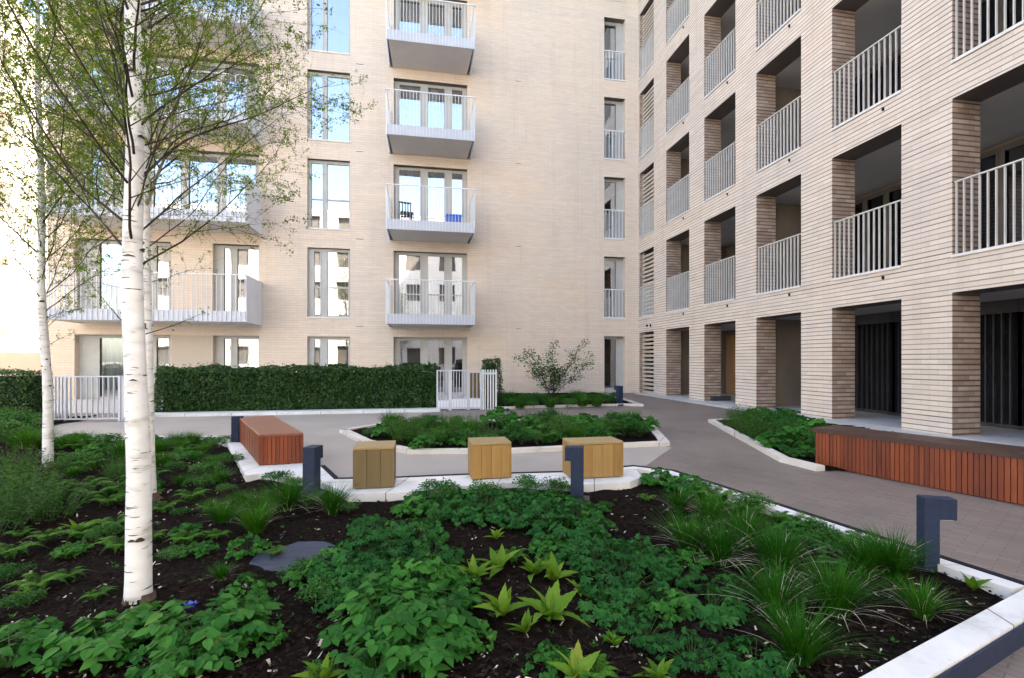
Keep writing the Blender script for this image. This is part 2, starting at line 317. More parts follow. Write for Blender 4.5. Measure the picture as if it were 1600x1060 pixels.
# ------------------------------------------------------------ ground, paving
D = 17.75; W = 8.25; FH = 3.07; LEFT = -11.65; TOP = 24.6
m = MB(); m.box(-300, 300, -300, 300, -.6, -.012)
tag(m.build('ground', noisy('far_ground', (.2, .19, .17), (.27, .25, .22), .3, .9)), kind='structure')
m = MB(); m.box(-40, W+.0, -13, D, -.2, 0)
tag(m.build('paving', M['paving']), kind='structure')
m = MB(); m.box(W-.42, W-.003, -2, D-.6, -.1, .05); m.box(W-.003, W+4.2, -2, D-.6, -.1, .055)
tag(m.build('gallery_walkway', M['floor_in']), kind='structure')
# ------------------------------------------------------------ the apartment building
bld = empty('apartment_building', (0, D, 0))
tag(bld, 'cream brick apartment block with stacked balconies and a wing of open loggias round the courtyard', 'building')
bld_parts_parent = bld
def loc(o):  # parts are written in world coordinates; keep them so under the building
    o.parent = bld; o.matrix_parent_inverse = Matrix.Translation((0, -D, 0)); return o
NF = 8
zb = lambda k: 2.74+FH*(k-1) if k else 0.0            # opening bottoms, centre block
zt = lambda k: 2.09+FH*k                              # opening tops
UO = [(-10.91, -8.15), (-6.89, -5.45), (-3.91, -2.5), (-1.02, 1.6), (6.86, 7.72)]
openings = []
for k in range(NF-1):
    for (a, b) in UO:
        z0, z1 = zb(k), zt(k)
        if k >= 2 and a < -10: b = -9.4
        if k >= 2 and -7 < a < -6: a = -8.95
        if a > 6: z0, z1 = (2.87+FH*(k-1) if k else .0), 2.19+FH*k
        openings.append((a, b, z0, z1, k))
def cell_wall(mb, us, zs, holes, P, depth, mi=0, ms=0, mr=0):
    U = sorted(set([us[0], us[1]]+[h[0] for h in holes]+[h[1] for h in holes])); Zs = sorted(set([zs[0], zs[1]]+[h[2] for h in holes]+[h[3] for h in holes]))
    for i in range(len(U)-1):
        for j in range(len(Zs)-1):
            u = (U[i]+U[i+1])/2; z = (Zs[j]+Zs[j+1])/2
            if any(h[0] < u < h[1] and h[2] < z < h[3] for h in holes): continue
            mb.quad(P(U[i], 0, Zs[j]), P(U[i+1], 0, Zs[j]), P(U[i+1], 0, Zs[j+1]), P(U[i], 0, Zs[j+1]), mi)
            mb.quad(P(U[i], depth, Zs[j+1]), P(U[i+1], depth, Zs[j+1]), P(U[i+1], depth, Zs[j]), P(U[i], depth, Zs[j]), mi)
    for h in holes:
        a, b, z0, z1 = h[:4]
        mb.quad(P(a, 0, z0), P(a, depth, z0), P(a, depth, z1), P(a, 0, z1), mr); mb.quad(P(b, depth, z0), P(b, 0, z0), P(b, 0, z1), P(b, depth, z1), mr)
        mb.quad(P(a, 0, z1), P(a, depth, z1), P(b, depth, z1), P(b, 0, z1), ms); mb.quad(P(a, depth, z0), P(a, 0, z0), P(b, 0, z0), P(b, depth, z0), mi)
PY = lambda u, d, z: (u, D+d, z)
PX = lambda u, d, z: (W+d, u, z)
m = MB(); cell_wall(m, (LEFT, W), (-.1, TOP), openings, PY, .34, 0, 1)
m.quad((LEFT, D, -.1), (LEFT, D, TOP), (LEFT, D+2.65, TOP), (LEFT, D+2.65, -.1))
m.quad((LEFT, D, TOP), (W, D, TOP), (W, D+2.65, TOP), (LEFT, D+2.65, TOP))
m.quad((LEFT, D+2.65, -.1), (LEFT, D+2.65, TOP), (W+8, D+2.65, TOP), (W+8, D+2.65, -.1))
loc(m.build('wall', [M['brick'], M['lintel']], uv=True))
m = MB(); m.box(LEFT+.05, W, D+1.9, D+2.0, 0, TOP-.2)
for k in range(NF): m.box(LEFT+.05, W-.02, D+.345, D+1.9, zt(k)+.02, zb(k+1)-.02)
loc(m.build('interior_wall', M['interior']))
# expansion joints (thin dark lines) and weep vents on the centre front
m = MB()
for k in range(1, 7):
    m.box(-2.3, -2.05, D-.006, D+.01, zb(k)-.30, zb(k)-.285); m.box(3.4, 3.6, D-.006, D+.01, zb(k)-.31, zb(k)-.295)
loc(m.build('weep_vent', M['dark_metal']))
bx = MB()
def window(u0, u1, z0, z1, panes, plane, dep=.2, curtain=None, fr=None, gm=None, bar=None, cm=None, low=0.0):
    """frame in the opening with glazed panes; panes = fractions along u"""
    P = PY if plane == 'Y' else PX
    def ub(mb, a, b, d0, d1, c, d, mi=0):
        if plane == 'Y': mb.box(a, b, D+d0, D+d1, c, d, mi)
        else: mb.box(W+d0, W+d1, a, b, c, d, mi)
    m = MB(); Wd = u1-u0; xs = [0]
    for (a, b) in panes: xs += [a, b]
    xs.append(1)
    for i in range(0, len(xs), 2):
        if xs[i+1]-xs[i] > .001: ub(m, u0+xs[i]*Wd, u0+xs[i+1]*Wd, dep, dep+.07, z0, z1)
    for (a, b) in panes:
        ub(m, u0+a*Wd, u0+b*Wd, dep+.003, dep+.067, z0, z0+.09+low); ub(m, u0+a*Wd, u0+b*Wd, dep+.003, dep+.067, z1-.10, z1)
        if bar: ub(m, u0+a*Wd, u0+b*Wd, dep+.006, dep+.06, z0+bar, z0+bar+.04)
        # thin sash line proud of the frame
        for (p, q) in ((a, a+.035/Wd), (b-.035/Wd, b)): ub(m, u0+p*Wd-.001, u0+q*Wd, dep-.012, dep+.003, z0+.06, z1-.07)
    f = loc(m.build('window', fr or M['frame']))
    if plane == 'Y' and z0 < .5: gm = M['glass_ground']
    for (a, b) in panes:
        gbm = MB(); ub(gbm, u0+a*Wd, u0+b*Wd, dep+.045, dep+.052, z0+.09+low, z1-.10)
        p = gbm.build('pane', gm or M['glass']); p.parent = f; p.matrix_parent_inverse = f.matrix_world.inverted(); 
        p.matrix_parent_inverse = Matrix.Identity(4)
    if curtain:
        cbm = MB()
        for (a, b) in curtain:
            A, B = u0+a*Wd, u0+b*Wd; n = max(4, int((B-A)/.05))
            for i in range(n):
                p, q = A+(B-A)*i/n, A+(B-A)*(i+1)/n; d0 = dep+.22+.02*math.sin(i*1.9); d1 = dep+.22+.02*math.sin((i+1)*1.9)
                cbm.quad(P(p, d0, z0+.02), P(q, d1, z0+.02), P(q, d1, z1-.03), P(p, d0, z1-.03))
        c = cbm.build('curtain', cm or M['curtain']); c.parent = f
    return f
sill = MB()
rn = random.Random(3)
for (a, b, z0, z1, k) in openings:
    if a > 6:
        window(a, b, z0, z1, [(.08, .70)], 'Y', .24, curtain=None, low=.0 if k else .1)
    elif a > -1.1:
        window(a, b, z0, z1, [(.06, .37), (.45, .70), (.78, .95)], 'Y', .2, curtain=[[(.2, .42), (.50, .6)], [(.12, .3)], [(.12, .25), (.5, .56)]][k % 3] if k else [(.5, .665)], cm=None if k else M['curtain_brown'], bar=.9 if k in (1, 4) else None)
    elif a > -4:
        window(a, b, z0, z1, [(.12, .30), (.43, .97)] if k < 2 else [(.05, .36), (.42, .99)], 'Y', .14, curtain=[(.1, .3)] if k < 2 else None, bar=(1.05 if k in (1, 2) else None))
    elif -9 < a < -8:
        window(a, b, z0, z1, [(.05, .30), (.35, .62), (.67, .96)], 'Y', .2, curtain=[(.1, .2)] if k % 2 else [(.7, .9)])
    elif a > -7:
        window(a, b, z0, z1, [(.17, .37), (.46, .97)], 'Y', .2, curtain=[(.15, .42), (.46, .97)] if k == 0 else ([(.1, .3)] if k == 1 else None), bar=.0 if k else None)
    else:
        window(a, b, z0, z1, [(.20, .48), (.62, .72), (.80, .96)], 'Y', .22, curtain=[(.2, .5), (.62, .96)] if k == 0 else [(.3, .48)], bar=None)
    if k:
        sill = MB(); sill.box(a-.02, b+.02, D-.03, D+.14, z0-.02, z0+.025); loc(sill.build('sill', M['coping']))
# beige rendered panel between the two left ground floor windows (set 3 mm proud of the brick)
m = MB(); m.box(-8.12, -6.92, D-.004, D+.02, 0, 2.09)
loc(m.build('render_panel', M['render']))
# juliet railings of the narrow windows
for k in range(1, 7):
    m = MB(); z0 = 2.87+FH*(k-1)
    for i in range(6):
        x = 6.95+i*.135; m.box(x-.008, x+.008, D+.03, D+.08, z0+.03, z0+1.12)
    m.box(6.87, 7.71, D+.03, D+.08, z0+1.12, z0+1.15); m.box(6.87, 7.71, D+.03, D+.08, z0+.03, z0+.06)
    loc(m.build('juliet_rail', M['rail']))
# balconies ---------------------------------------------------------------
def balcony(x0, x1, dep, z, fins, endpanel=False, open_fins=True, inset=.12, glassy=False):
    y0 = D-dep
    m = MB()                                        # slab with a splayed soffit
    n = len(m.v); zt_, zf, zs = z, z+.0, z-.30
    # deck
    m.box(x0+.03, x1-.03, y0+.03, D-.003, z-.06, z)
    pts = [(x0+.035, y0+.035, z-.061), (x1-.035, y0+.035, z-.061), (x1-.035, D-.003, z-.061), (x0+.035, D-.003, z-.061),
           (x0+.045, y0+.045, zs), (x1-.045, y0+.045, zs), (x1-inset, D-.003, zs), (x0+inset, D-.003, zs)]
    i = len(m.v); m.v += pts
    for f in ((4, 7, 6, 5), (0, 1, 5, 4), (1, 2, 6, 5), (2, 3, 7, 6), (3, 0, 4, 7)): m.f.append(tuple(i+q for q in f)); m.m.append(0)
    b = loc(m.build('balcony', M['soffit']))
    m = MB(); m.box(x0, x1, y0, y0+.028, zs-.012, z+.02); m.box(x0, x0+.028, y0+.028, D-.003, zs-.012, z+.02); m.box(x1-.028, x1, y0+.028, D-.003, zs-.012, z+.02)
    c = m.build('fascia', M['fascia']); c.parent = b
    m = MB(); zr = z+1.12; step = (x1-x0)/fins
    for i in range(fins+1):
        x = x0+.008+(x1-x0-.016)*i/fins; m.box(x-.006, x+.006, y0-.034, y0-.002, zs+.0, zr)
    ns = max(3, int(dep/step))
    for xx in (x0, x1):
        for i in range(1, ns):
            y = y0+dep*i/ns; sx = -1 if xx == x0 else 1
            if endpanel and xx == x1: continue
            m.box(xx+(.002 if sx > 0 else -.034), xx+(.034 if sx > 0 else -.002), y-.006, y+.006, zs, zr)
    m.box(x0-.036, x1+.036, y0-.036, y0+.004, zr, zr+.028); m.box(x0-.036, x0+.004, y0+.004, D-.01, zr, zr+.028); m.box(x1-.004, x1+.036, y0+.004, D-.01, zr, zr+.028)
    c = m.build('railing', M['rail']); c.parent = b
    if endpanel:
        m = MB(); m.box(x1+.003, x1+.03, y0, D-.01, zs-.02, zr-.003); c = m.build('end_panel', M['white']); c.parent = b
    return b
# parts carry world coordinates through the inverse; sub-parts share their parent's space
for k in range(1, 7):
    balcony(-1.15, 1.70, 1.55, zb(k)+.02, 27)
    balcony(-10.75, -5.38, 1.5, zb(k)+.02, 40, endpanel=True)
# ------------------------------------------------------------ the wing with loggias (same building)
holes = []
bays = [15.52-2.3*k for k in range(0, 8)]
WS = -2.5
zs1, zl = 2.89, 2.33
for far in bays:
    near = far-1.47
    for k in range(NF-1):
        holes.append((near, far, (zs1+FH*(k-1) if k else -.05), zl+FH*k, k))
for k in range(NF-1): holes.append((16.44, 17.62, (zs1+FH*(k-1) if k else .0), (zl+FH*k), k))
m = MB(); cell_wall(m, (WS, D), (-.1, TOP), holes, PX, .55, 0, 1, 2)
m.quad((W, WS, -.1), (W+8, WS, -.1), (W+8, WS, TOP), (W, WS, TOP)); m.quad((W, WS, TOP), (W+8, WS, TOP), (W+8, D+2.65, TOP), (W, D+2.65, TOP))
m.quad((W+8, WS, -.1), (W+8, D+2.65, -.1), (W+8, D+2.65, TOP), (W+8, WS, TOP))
loc(m.build('wing_wall', [M['brick_wing'], M['lintel'], M['brick_reveal_shaded']], uv=True))
m = MB()
for k in range(NF): m.box(W+.553, W+2.6, WS+.1, D-.1, zl+FH*k+.0, zs1+FH*k-.03)
loc(m.build('gallery_slab', M['soffit']))
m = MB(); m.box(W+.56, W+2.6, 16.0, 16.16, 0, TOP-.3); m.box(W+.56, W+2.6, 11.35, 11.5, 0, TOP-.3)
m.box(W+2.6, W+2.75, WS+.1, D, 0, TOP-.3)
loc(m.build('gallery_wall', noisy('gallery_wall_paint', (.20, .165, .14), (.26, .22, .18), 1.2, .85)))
for far in bays[:7]:
    for k in range(1, 6):
        z0 = zs1+FH*(k-1)
        P = (far-1.85, far-.1)
        window(P[0], P[1], z0, zl+FH*k-.1, [(.05, .33), (.37, .65), (.69, .95)], 'X', 2.50, fr=M['frame_dark'], gm=M['glass_dark'], curtain=[[(.05, .4)], [(.3, .95)], [(.6, .95)], [(.05, .95)]][int(far*3+k) % 4], cm=M['curtain_brown'] if (int(far)+k) % 3 else M['curtain'])
# loggia sills and railings
for far in bays:
    near = far-1.47
    for k in range(1, NF-1):
        z0 = zs1+FH*(k-1)
        m = MB(); m.box(W-.03, W+.16, near-.0, far+.0, z0-.01, z0+.035)
        s1 = m.build('loggia_rail', M['coping']); loc(s1)
        m = MB(); n = 13
        for i in range(n+1):
            y = near+.03+(1.41)*i/n; m.box(W+.03, W+.066, y-.0055, y+.0055, z0+.035, z0+1.18)
        m.box(W+.025, W+.072, near+.01, far-.01, z0+1.18, z0+1.2)
        r = m.build('railing', M['rail_grey']); r.parent = s1
# brick lattice in the bay by the corner
for k in range(NF-1):
    z0 = zs1+FH*(k-1) if k else .0; z1 = zl+FH*k
    m = MB(); z = z0+.03
    while z < z1-.05:
        m.box(W+.12, W+.24, 16.44, 17.62, z, z+.08); z += .152
    m.box(W+.13, W+.23, 16.44, 16.5, z0, z1); m.box(W+.13, W+.23, 17.56, 17.62, z0, z1)
    loc(m.build('brick_lattice', M['render'], uv=True))
    m = MB(); m.box(W+.47, W+.54, 16.45, 17.61, z0+.01, z1-.01); loc(m.build('lattice_gap_shade', M['black']))  # black sheet painting the shade seen between the lattice bars
    if k:
        m = MB(); m.box(W-.03, W+.16, 16.44, 17.62, z0-.01, z0+.035); sp = loc(m.build('loggia_rail', M['coping']))
        m = MB()
        for i in range(10):
            y = 16.48+i*.124; m.box(W+.03, W+.066, y-.0055, y+.0055, z0+.035, z0+1.18)
        m.box(W+.025, W+.09, 16.45, 17.61, z0+1.18, z0+1.205); r = m.build('railing', M['rail_grey']); r.parent = sp
# ground floor of the gallery: dark bar screens, an orange-brown door, a bulkhead lamp
for (a, b) in ((9.0, 11.3), (6.7, 9.0), (4.4, 6.7), (2.1, 4.4), (-.2, 2.1), (-2.3, -.2)):
    m = MB(); n = 18
    for i in range(n+1):
        y = a+(b-a)*i/n; m.box(W+1.9, W+1.95, y-.011, y+.011, .06, 2.1)
    m.box(W+1.89, W+1.96, a, b-.005, 2.1, 2.33); m.box(W+1.89, W+1.96, a, b-.005, .06, .12)
    loc(m.build('bar_screen', M['dark_metal']))
m = MB(); m.box(W+2.3, W+2.35, WS+.2, 11.3, 0, 2.33)
loc(m.build('store_shade_sheet', M['black']))  # near-black sheet: the dark interior behind the bars painted as colour
m = MB(); m.box(W+2.54, W+2.598, 14.9, 15.9, .06, 2.15); dr2 = loc(m.build('gallery_door', M['door_brown']))
m = MB(); m.box(W+2.50, W+2.54, 15.0, 15.05, 1.0, 1.2); h = m.build('handle', M['black']); h.parent = dr2
def dome(mb, cx, cy, cz, r, hh, n=12, down=True):
    for k in range(3):
        a0, a1 = k*math.pi/6, (k+1)*math.pi/6
        for i in range(n):
            t0, t1 = 2*math.pi*i/n, 2*math.pi*(i+1)/n
            q = lambda a, t: (cx+r*math.cos(a)*math.cos(t), cy+r*math.cos(a)*math.sin(t), cz-hh*math.sin(a)*(1 if down else -1))
            mb.quad(q(a0, t0), q(a0, t1), q(a1, t1), q(a1, t0))
m = MB(); dome(m, W+1.2, 5.6, 2.33, .13, .09); loc(m.build('bulkhead_lamp', M['dark_metal'], smooth=True))
m = MB(); m.box(W-.03, W-.001, 16.9, 17.0, 2.52, 2.6); m.box(W-.03, W-.001, 16.65, 16.7, 2.5, 2.6); loc(m.build('wall_vent', M['black']))
m = MB()
for far in bays:
    for k in (1, 2, 3, 4): m.box(W-.03, W-.001, far-1.15, far-1.12, zs1+FH*(k-1)-.16, zs1+FH*(k-1)-.10)
loc(m.build('overflow_pipe', M['black']))
m = MB(); m.box(W+.2, W+.8, 13.1, 13.3, .06, .2); loc(m.build('floor_box', M['dark_metal']))
# coping on the roofs
m = MB(); m.box(LEFT-.05, W+.1, D-.05, D+.4, TOP, TOP+.1); loc(m.build('roof_coping', M['coping']))
# things standing on the balcony
def chair_at(x, y, z):
    t = empty('balcony_chair', (x, y, z), R(15)); tag(t, 'dark slatted chair on the third floor balcony between the glass doors and the rail' if False else 'dark metal chair standing on a small central balcony behind the fins', 'chair')
    m = MB(); m.box(-.22, .22, -.2, .2, .43, .46); m.build('seat', M['dark_metal'], t)
    m = MB()
    for i in range(5): m.box(-.2+i*.095, -.17+i*.095, .18, .2, .46, .84)
    m.box(-.22, .22, .175, .205, .84, .9); m.build('backrest', M['dark_metal'], t)
    for sx in (-1, 1):
        for sy in (-1, 1):
            m = MB(); m.box(sx*.2-.015, sx*.2+.015, sy*.18-.015, sy*.18+.015, 0, .43); m.build('leg', M['dark_metal'], t)
    return t
chair_at(-.55, D-.75, zb(2)+.025)
m = MB(); m.box(-.27, .27, -.18, .18, .02, .36); m.box(-.29, .29, -.2, .2, .36, .42)
bc = m.build('storage_box', M['blue'], bevel=.015); bc.location = (1.05, D-.9, zb(2)+.02); tag(bc, 'blue plastic storage box on the same small central balcony as the chair', 'box')
# ------------------------------------------------------------ buildings beyond / reflected
rb_ = empty('reflected_building', (0, -13, 0)); tag(rb_, 'sunlit white building seen mirrored in the window glass', 'building')
m = MB(); hl = [(-24+i*3.2, -22.4+i*3.2, .9+k*3.1, 2.6+k*3.1) for i in range(15) for k in range(5)]
cell_wall(m, (-26, 26), (0, 15.6), hl, lambda u, d, z: (u, -d, z), .3)
m.box(-26, 26, -6, -.31, 15.4, 15.6)
m.build('wall', noisy('white_render', (.72, .70, .66), (.78, .76, .72), 1, .8), rb_)
m = MB(); m.box(-26, 26, -.4, -.32, 0, 15.3); m.build('window', M['frame_dark'], rb_)
lb_ = empty('neighbouring_building', (-17.5, 22, 0)); tag(lb_, 'sunlit cream building glaring at the far left edge behind the birch leaves', 'building')
m = MB(); cell_wall(m, (10, 46), (0, 17), [(11.2+i*3.0, 12.6+i*3.0, .9+k*3.1, 2.6+k*3.1) for i in range(11) for k in range(5)], lambda u, d, z: (-d, u-22, z), .3)
m.box(-8, -.31, -12, 24, 16.8, 17)
m.build('wall', noisy('cream_render', (.72, .69, .62), (.80, .77, .70), 1, .8), lb_)
m = MB(); m.box(-.42, -.33, -12, 24, 0, 16.7); m.build('window', M['curtain'], lb_)
m = MB(); m.box(-17.4, LEFT-.05, D+2.0, D+2.25, 0, 1.55)
tag(m.build('garden_wall', M['render']), 'low beige wall beyond the left corner of the brick block', 'wall')
# ------------------------------------------------------------ kerbs, beds
KZ = .10
gk = lambda x, y: g(x, y, KZ)
K0 = (-7.4, 8.62)
edge = [gk(28, 681), gk(340, 681), gk(366, 690), gk(440, 716), gk(500, 728), gk(522, 749), gk(620, 747), gk(735, 742), gk(890, 738), gk(990, 729), gk(1050, 736), gk(1600, 915)]
far_r = Vector(gk(1600, 915)); 
d_ = (Vector(gk(1340, 1060))-Vector(gk(1600, 920))).normalized()
corner = far_r
near_out = [Vector(gk(1600, 967))+d_*-.1, ]
# near kerb: inner line (1600,920)->(1340,1060), outer line (1600,967)->(1445,1060)
NI = (Vector(gk(1600, 920)), Vector(gk(1340, 1060))); NO = (Vector(gk(1600, 967)), Vector(gk(1445, 1060)))
dn = (NI[1]-NI[0]).normalized(); nn = Vector((dn.y, -dn.x));
if nn.x < 0: nn = -nn
wid = abs((NO[0]-NI[0]).dot(nn))
kend = far_r+(far_r-Vector(gk(1050, 736))).normalized()*.30
NOf = NI[1]+dn*3.2
def ribbon(mb, pts, wd, z0, z1, side=1):
    pts = [Vector(p[:2]) for p in pts]; inner = []
    for i, p in enumerate(pts):
        d0 = (pts[i]-pts[i-1]).normalized() if i else (pts[1]-pts[0]).normalized()
        d1 = (pts[i+1]-pts[i]).normalized() if i < len(pts)-1 else d0
        b = (d0+d1).normalized(); nrm = Vector((b.y, -b.x))*side; k = 1/max(.45, b.dot(d0)); inner.append(p+nrm*wd*k)
    for i in range(len(pts)-1): 
        mb.prism([tuple(pts[i]), tuple(pts[i+1]), tuple(inner[i+1]), tuple(inner[i])], z0, z1)
    return inner
m = MB()
inn = ribbon(m, edge, .11, -.1, KZ)
# ledges under the seats
led1 = [gk(356, 693), gk(384, 743), gk(404, 740), gk(476, 750), gk(490, 727), gk(380, 690)]
m.prism(led1, -.1, KZ-.003)
led2 = [gk(500, 752), gk(545, 771), gk(642, 768), gk(735, 758), gk(810, 752), gk(900, 757), gk(985, 752), gk(1003, 744), gk(994, 733), gk(800, 741), gk(620, 748), gk(522, 749.5)]
m.prism(led2, -.1, KZ-.006)
tag(m.build('bed_kerb', M['concrete'], bevel=0), kind='structure')
# near kerb
m = MB(); a, b = NI[0]-dn*.0, NI[1]+dn*3.0
e_dir = (far_r-Vector(gk(1050, 736))).normalized()
tcor = NI[0]-dn*(.0)
m.prism([tuple(a+nn*wid-dn*0.02), tuple(b+nn*wid), tuple(b), tuple(a-dn*.0)], -.3, KZ-.0015)
m.prism([tuple(a+nn*.0), tuple(a+nn*wid-dn*.02), tuple(far_r+e_dir*.02)], -.3, KZ-.002)
tag(m.build('front_kerb', M['concrete'], bevel=0), kind='structure')
m = MB(); q = .004; m.prism([tuple(a+nn*(wid+q)-dn*0.02), tuple(b+nn*(wid+q)), tuple(b+nn*(wid+q+.01)), tuple(a+nn*(wid+q+.01)-dn*.02)], -.3, KZ-.012)
tag(m.build('steel_edging', M['bollard']), kind='structure')
# black slot drain along the path side of the kerb
m = MB(); off = []
ep = [Vector(p) for p in edge[4:]]
dr_pts = [tuple(p) for p in ep]
ribbon(m, dr_pts, .05, .0, KZ+.004, side=-1)
tag(m.build('steel_edging', M['black']), kind='structure')
# soil sheets -------------------------------------------------------------
def inside(x, y, P):
    c = False; j = len(P)-1
    for i in range(len(P)):
        if (P[i][1] > y) != (P[j][1] > y) and x < (P[j][0]-P[i][0])*(y-P[i][1])/(P[j][1]-P[i][1])+P[i][0]: c = not c
        j = i
    return c
def soil_h(x, y): return .035+.035*mn.noise(Vector((x*1.1, y*1.1, 0)))+.018*mn.noise(Vector((x*5, y*5, 3)))+.012*mn.noise(Vector((x*14, y*14, 7)))
def soil(name, P, st=.05, add=0, drop=True):
    mb = MB(); xs = [p[0] for p in P]; ys = [p[1] for p in P]; x0, x1, y0, y1 = min(xs)-st, max(xs)+st, min(ys)-st, max(ys)+st
    nx, ny = int((x1-x0)/st)+1, int((y1-y0)/st)+1; idx = {}
    for i in range(nx):
        for j in range(ny):
            if not inside(x0+(i+.5)*st, y0+(j+.5)*st, P): continue
            f = []
            for (a, b) in ((i, j), (i+1, j), (i+1, j+1), (i, j+1)):
                if (a, b) not in idx:
                    idx[a, b] = len(mb.v); X, Y = x0+a*st, y0+b*st; mb.v.append((X, Y, soil_h(X, Y)+add))
                f.append(idx[a, b])
            mb.f.append(tuple(f)); mb.m.append(0)
    return tag(mb.build(name, M['soil'], smooth=True), kind='structure')
mid = lambda p, q, t=.5: (p[0]+(q[0]-p[0])*t, p[1]+(q[1]-p[1])*t)
ctr = [((Vector(a)+Vector(b))/2) for a, b in zip(edge, inn)]
bedP = [tuple(p) for p in ctr]+[tuple(NI[0]+nn*.08), tuple(NI[1]+nn*.08+dn*3.0), (-3.5, -1.5), (-16, -1.5), (-16, 12.2), (-7.0, 12.2), (-7.0, 10.95), (-6.4, 9.0), ]
bed_soil = soil('bed_soil', bedP, .06)
FRONT_IN = [tuple(p) for p in inn]+[tuple(NI[0]), tuple(NI[1]+dn*3), (-3.5, -1.5), (-16, -1.5), (-16, 12.2), (-7.0, 12.2), (-7.0, 10.95), (-6.2, 8.6)]
# island bed
isl = [g(530, 672, .05), g(566, 690, .05), g(640, 705, .05), g(800, 704, .05), g(1047, 692, .05), g(1012, 655, .05), g(620, 658, .05)]
m = MB(); isi = ribbon(m, isl+[isl[0]], .14, -.1, .06, side=-1)
if not inside(*isi[3], isl):
    m = MB(); isi = ribbon(m, isl+[isl[0]], .14, -.1, .06, side=1)
tag(m.build('island_kerb', M['concrete2']), kind='structure')
soil('island_soil', [mid(a, tuple(b)) for a, b in zip(isl, isi)], .05, -.0)
# right bed
rbp = [g(1106, 656, .05), g(1218, 716, .05), g(1276, 730, .05), (5.4, 5.2), (7.75, 5.5), (7.75, 9.5)]
m = MB(); rbi = ribbon(m, rbp[:3], .12, -.1, .06, side=-1); rb2 = ribbon(m, [(7.83, 3.0), (7.83, 9.55), rbp[0]], .1, -.1, .058, side=-1)
tag(m.build('right_bed_kerb', M['concrete2']), kind='structure')
soil('right_bed_soil', [mid(a, tuple(b)) for a, b in zip(rbp[:3], rbi)]+[(5.05, 4.6), (6.0, 3.2), (7.8, 3.2), (7.8, 9.5)], .05)
# back planting strip against the facade
bkp = [(1.95, 12.5), (5.35, 12.85), (5.85, 12.6), (6.6, D-.02), (1.95, D-.02)]
m = MB(); ribbon(m, [(1.95, 12.4), (5.5, 12.7), (5.95, 12.45), (6.75, D-.05)], .12, -.1, .06, side=-1)
tag(m.build('back_bed_kerb', M['concrete2']), kind='structure')
soil('back_bed_soil', bkp, .07)
m = MB(); m.prism([(-9.5, 8.8), g(25, 681, .0), g(340, 681, 0), g(366, 690, 0), g(440, 716, 0), g(500, 731, 0), g(522, 752, 0), g(735, 746, 0), g(1010, 728, 0), g(1050, 700, 0), (3.0, 7.2), (-.9, 8.1), (-1.1, 9.3), (-.4, 10.4), (.2, 12.2), (-5.9, 12.3), (-6.0, 11.2), (-7.9, 11.2)], -.1, .004)
tag(m.build('pale_path', noisy('resin_path', (.315, .285, .255), (.37, .335, .305), 1.1, .6, .2, 200)), kind='structure')
# private gardens slab behind the hedge
m = MB(); m.box(LEFT, 1.9, 13.1, D-.003, -.1, .02); tag(m.build('terrace', M['floor_in']), kind='structure')
# ------------------------------------------------------------ hedge, low wall, gates
m = MB(); m.box(-6.3, .42, 11.98, 12.42, -.1, .07); tag(m.build('low_wall', M['concrete'], bevel=.01), 'low white concrete edging wall running under the long hedge', 'wall')
def leaf_quads(mb, p, size, nrm, mi=0, rr=random):
    n = Vector(nrm).normalized(); a = n.orthogonal().normalized(); a.rotate(Matrix.Rotation(rr.uniform(0, 6.28), 3, n)); b = n.cross(a)
    p = Vector(p); s = size
    mb.poly([tuple(p-a*s), tuple(p-a*s*.2+b*s*.5), tuple(p+a*s), tuple(p-a*s*.2-b*s*.5)], mi)
def hedge(name, x0, x1, y0, y1, h, n, label, leaf=.03):
    rr = random.Random(int(abs(x0)*100)); root = empty(name, ((x0+x1)/2, (y0+y1)/2, 0)); tag(root, label, 'hedge')
    cx, cy = (x0+x1)/2, (y0+y1)/2
    m = MB(); m.box(x0-cx+.1, x1-cx-.1, y0-cy+.1, y1-cy-.1, 0, h-.1); m.build('hedge_stems', M['hedge_core'], root)
    m = MB(); L, Dp = x1-x0, y1-y0; areas = [L*h, L*Dp, Dp*h*1.0, Dp*h, L*h*.3]; tot = sum(areas)
    for _ in range(n):
        r = rr.uniform(0, tot)
        if r < areas[0]: p = Vector((rr.uniform(x0, x1), y0, rr.uniform(.02, h))); nr = Vector((0, -1, .3))
        elif r < areas[0]+areas[1]: p = Vector((rr.uniform(x0, x1), rr.uniform(y0, y1), h)); nr = Vector((0, 0, 1))
        elif r < sum(areas[:3]): p = Vector((x1, rr.uniform(y0, y1), rr.uniform(.02, h))); nr = Vector((1, 0, .3))
        elif r < sum(areas[:4]): p = Vector((x0, rr.uniform(y0, y1), rr.uniform(.02, h))); nr = Vector((-1, 0, .3))
        else: p = Vector((rr.uniform(x0, x1), y1, rr.uniform(.02, h))); nr = Vector((0, 1, .3))
        dp = .10*mn.noise(p*1.4)+.07*mn.noise(p*4.5); base = nr.normalized()
        p = p+base*(dp-rr.random()**2*.13+.02)
        if rr.random() < .05 and p.z > h-.12: p.z += rr.uniform(0, .10)
        v = Vector((rr.gauss(0, 1), rr.gauss(0, 1), rr.gauss(0, 1))).normalized()
        leaf_quads(m, p-Vector((cx, cy, 0)), leaf*rr.uniform(.6, 1.15), base*.8+v, 0, rr)
    m.build('foliage', M['hedge_leaf'], root); return root
hedge('hedge', -6.0, .34, 12.42, 13.05, 1.06, 36000, 'long clipped dark green hedge behind the low white wall, ending at the right gate', .034)
hedge('hedge', -13.5, -8.15, 11.9, 12.6, 1.02, 16000, 'clipped dark hedge at the far left edge, beside the left gate', .03)
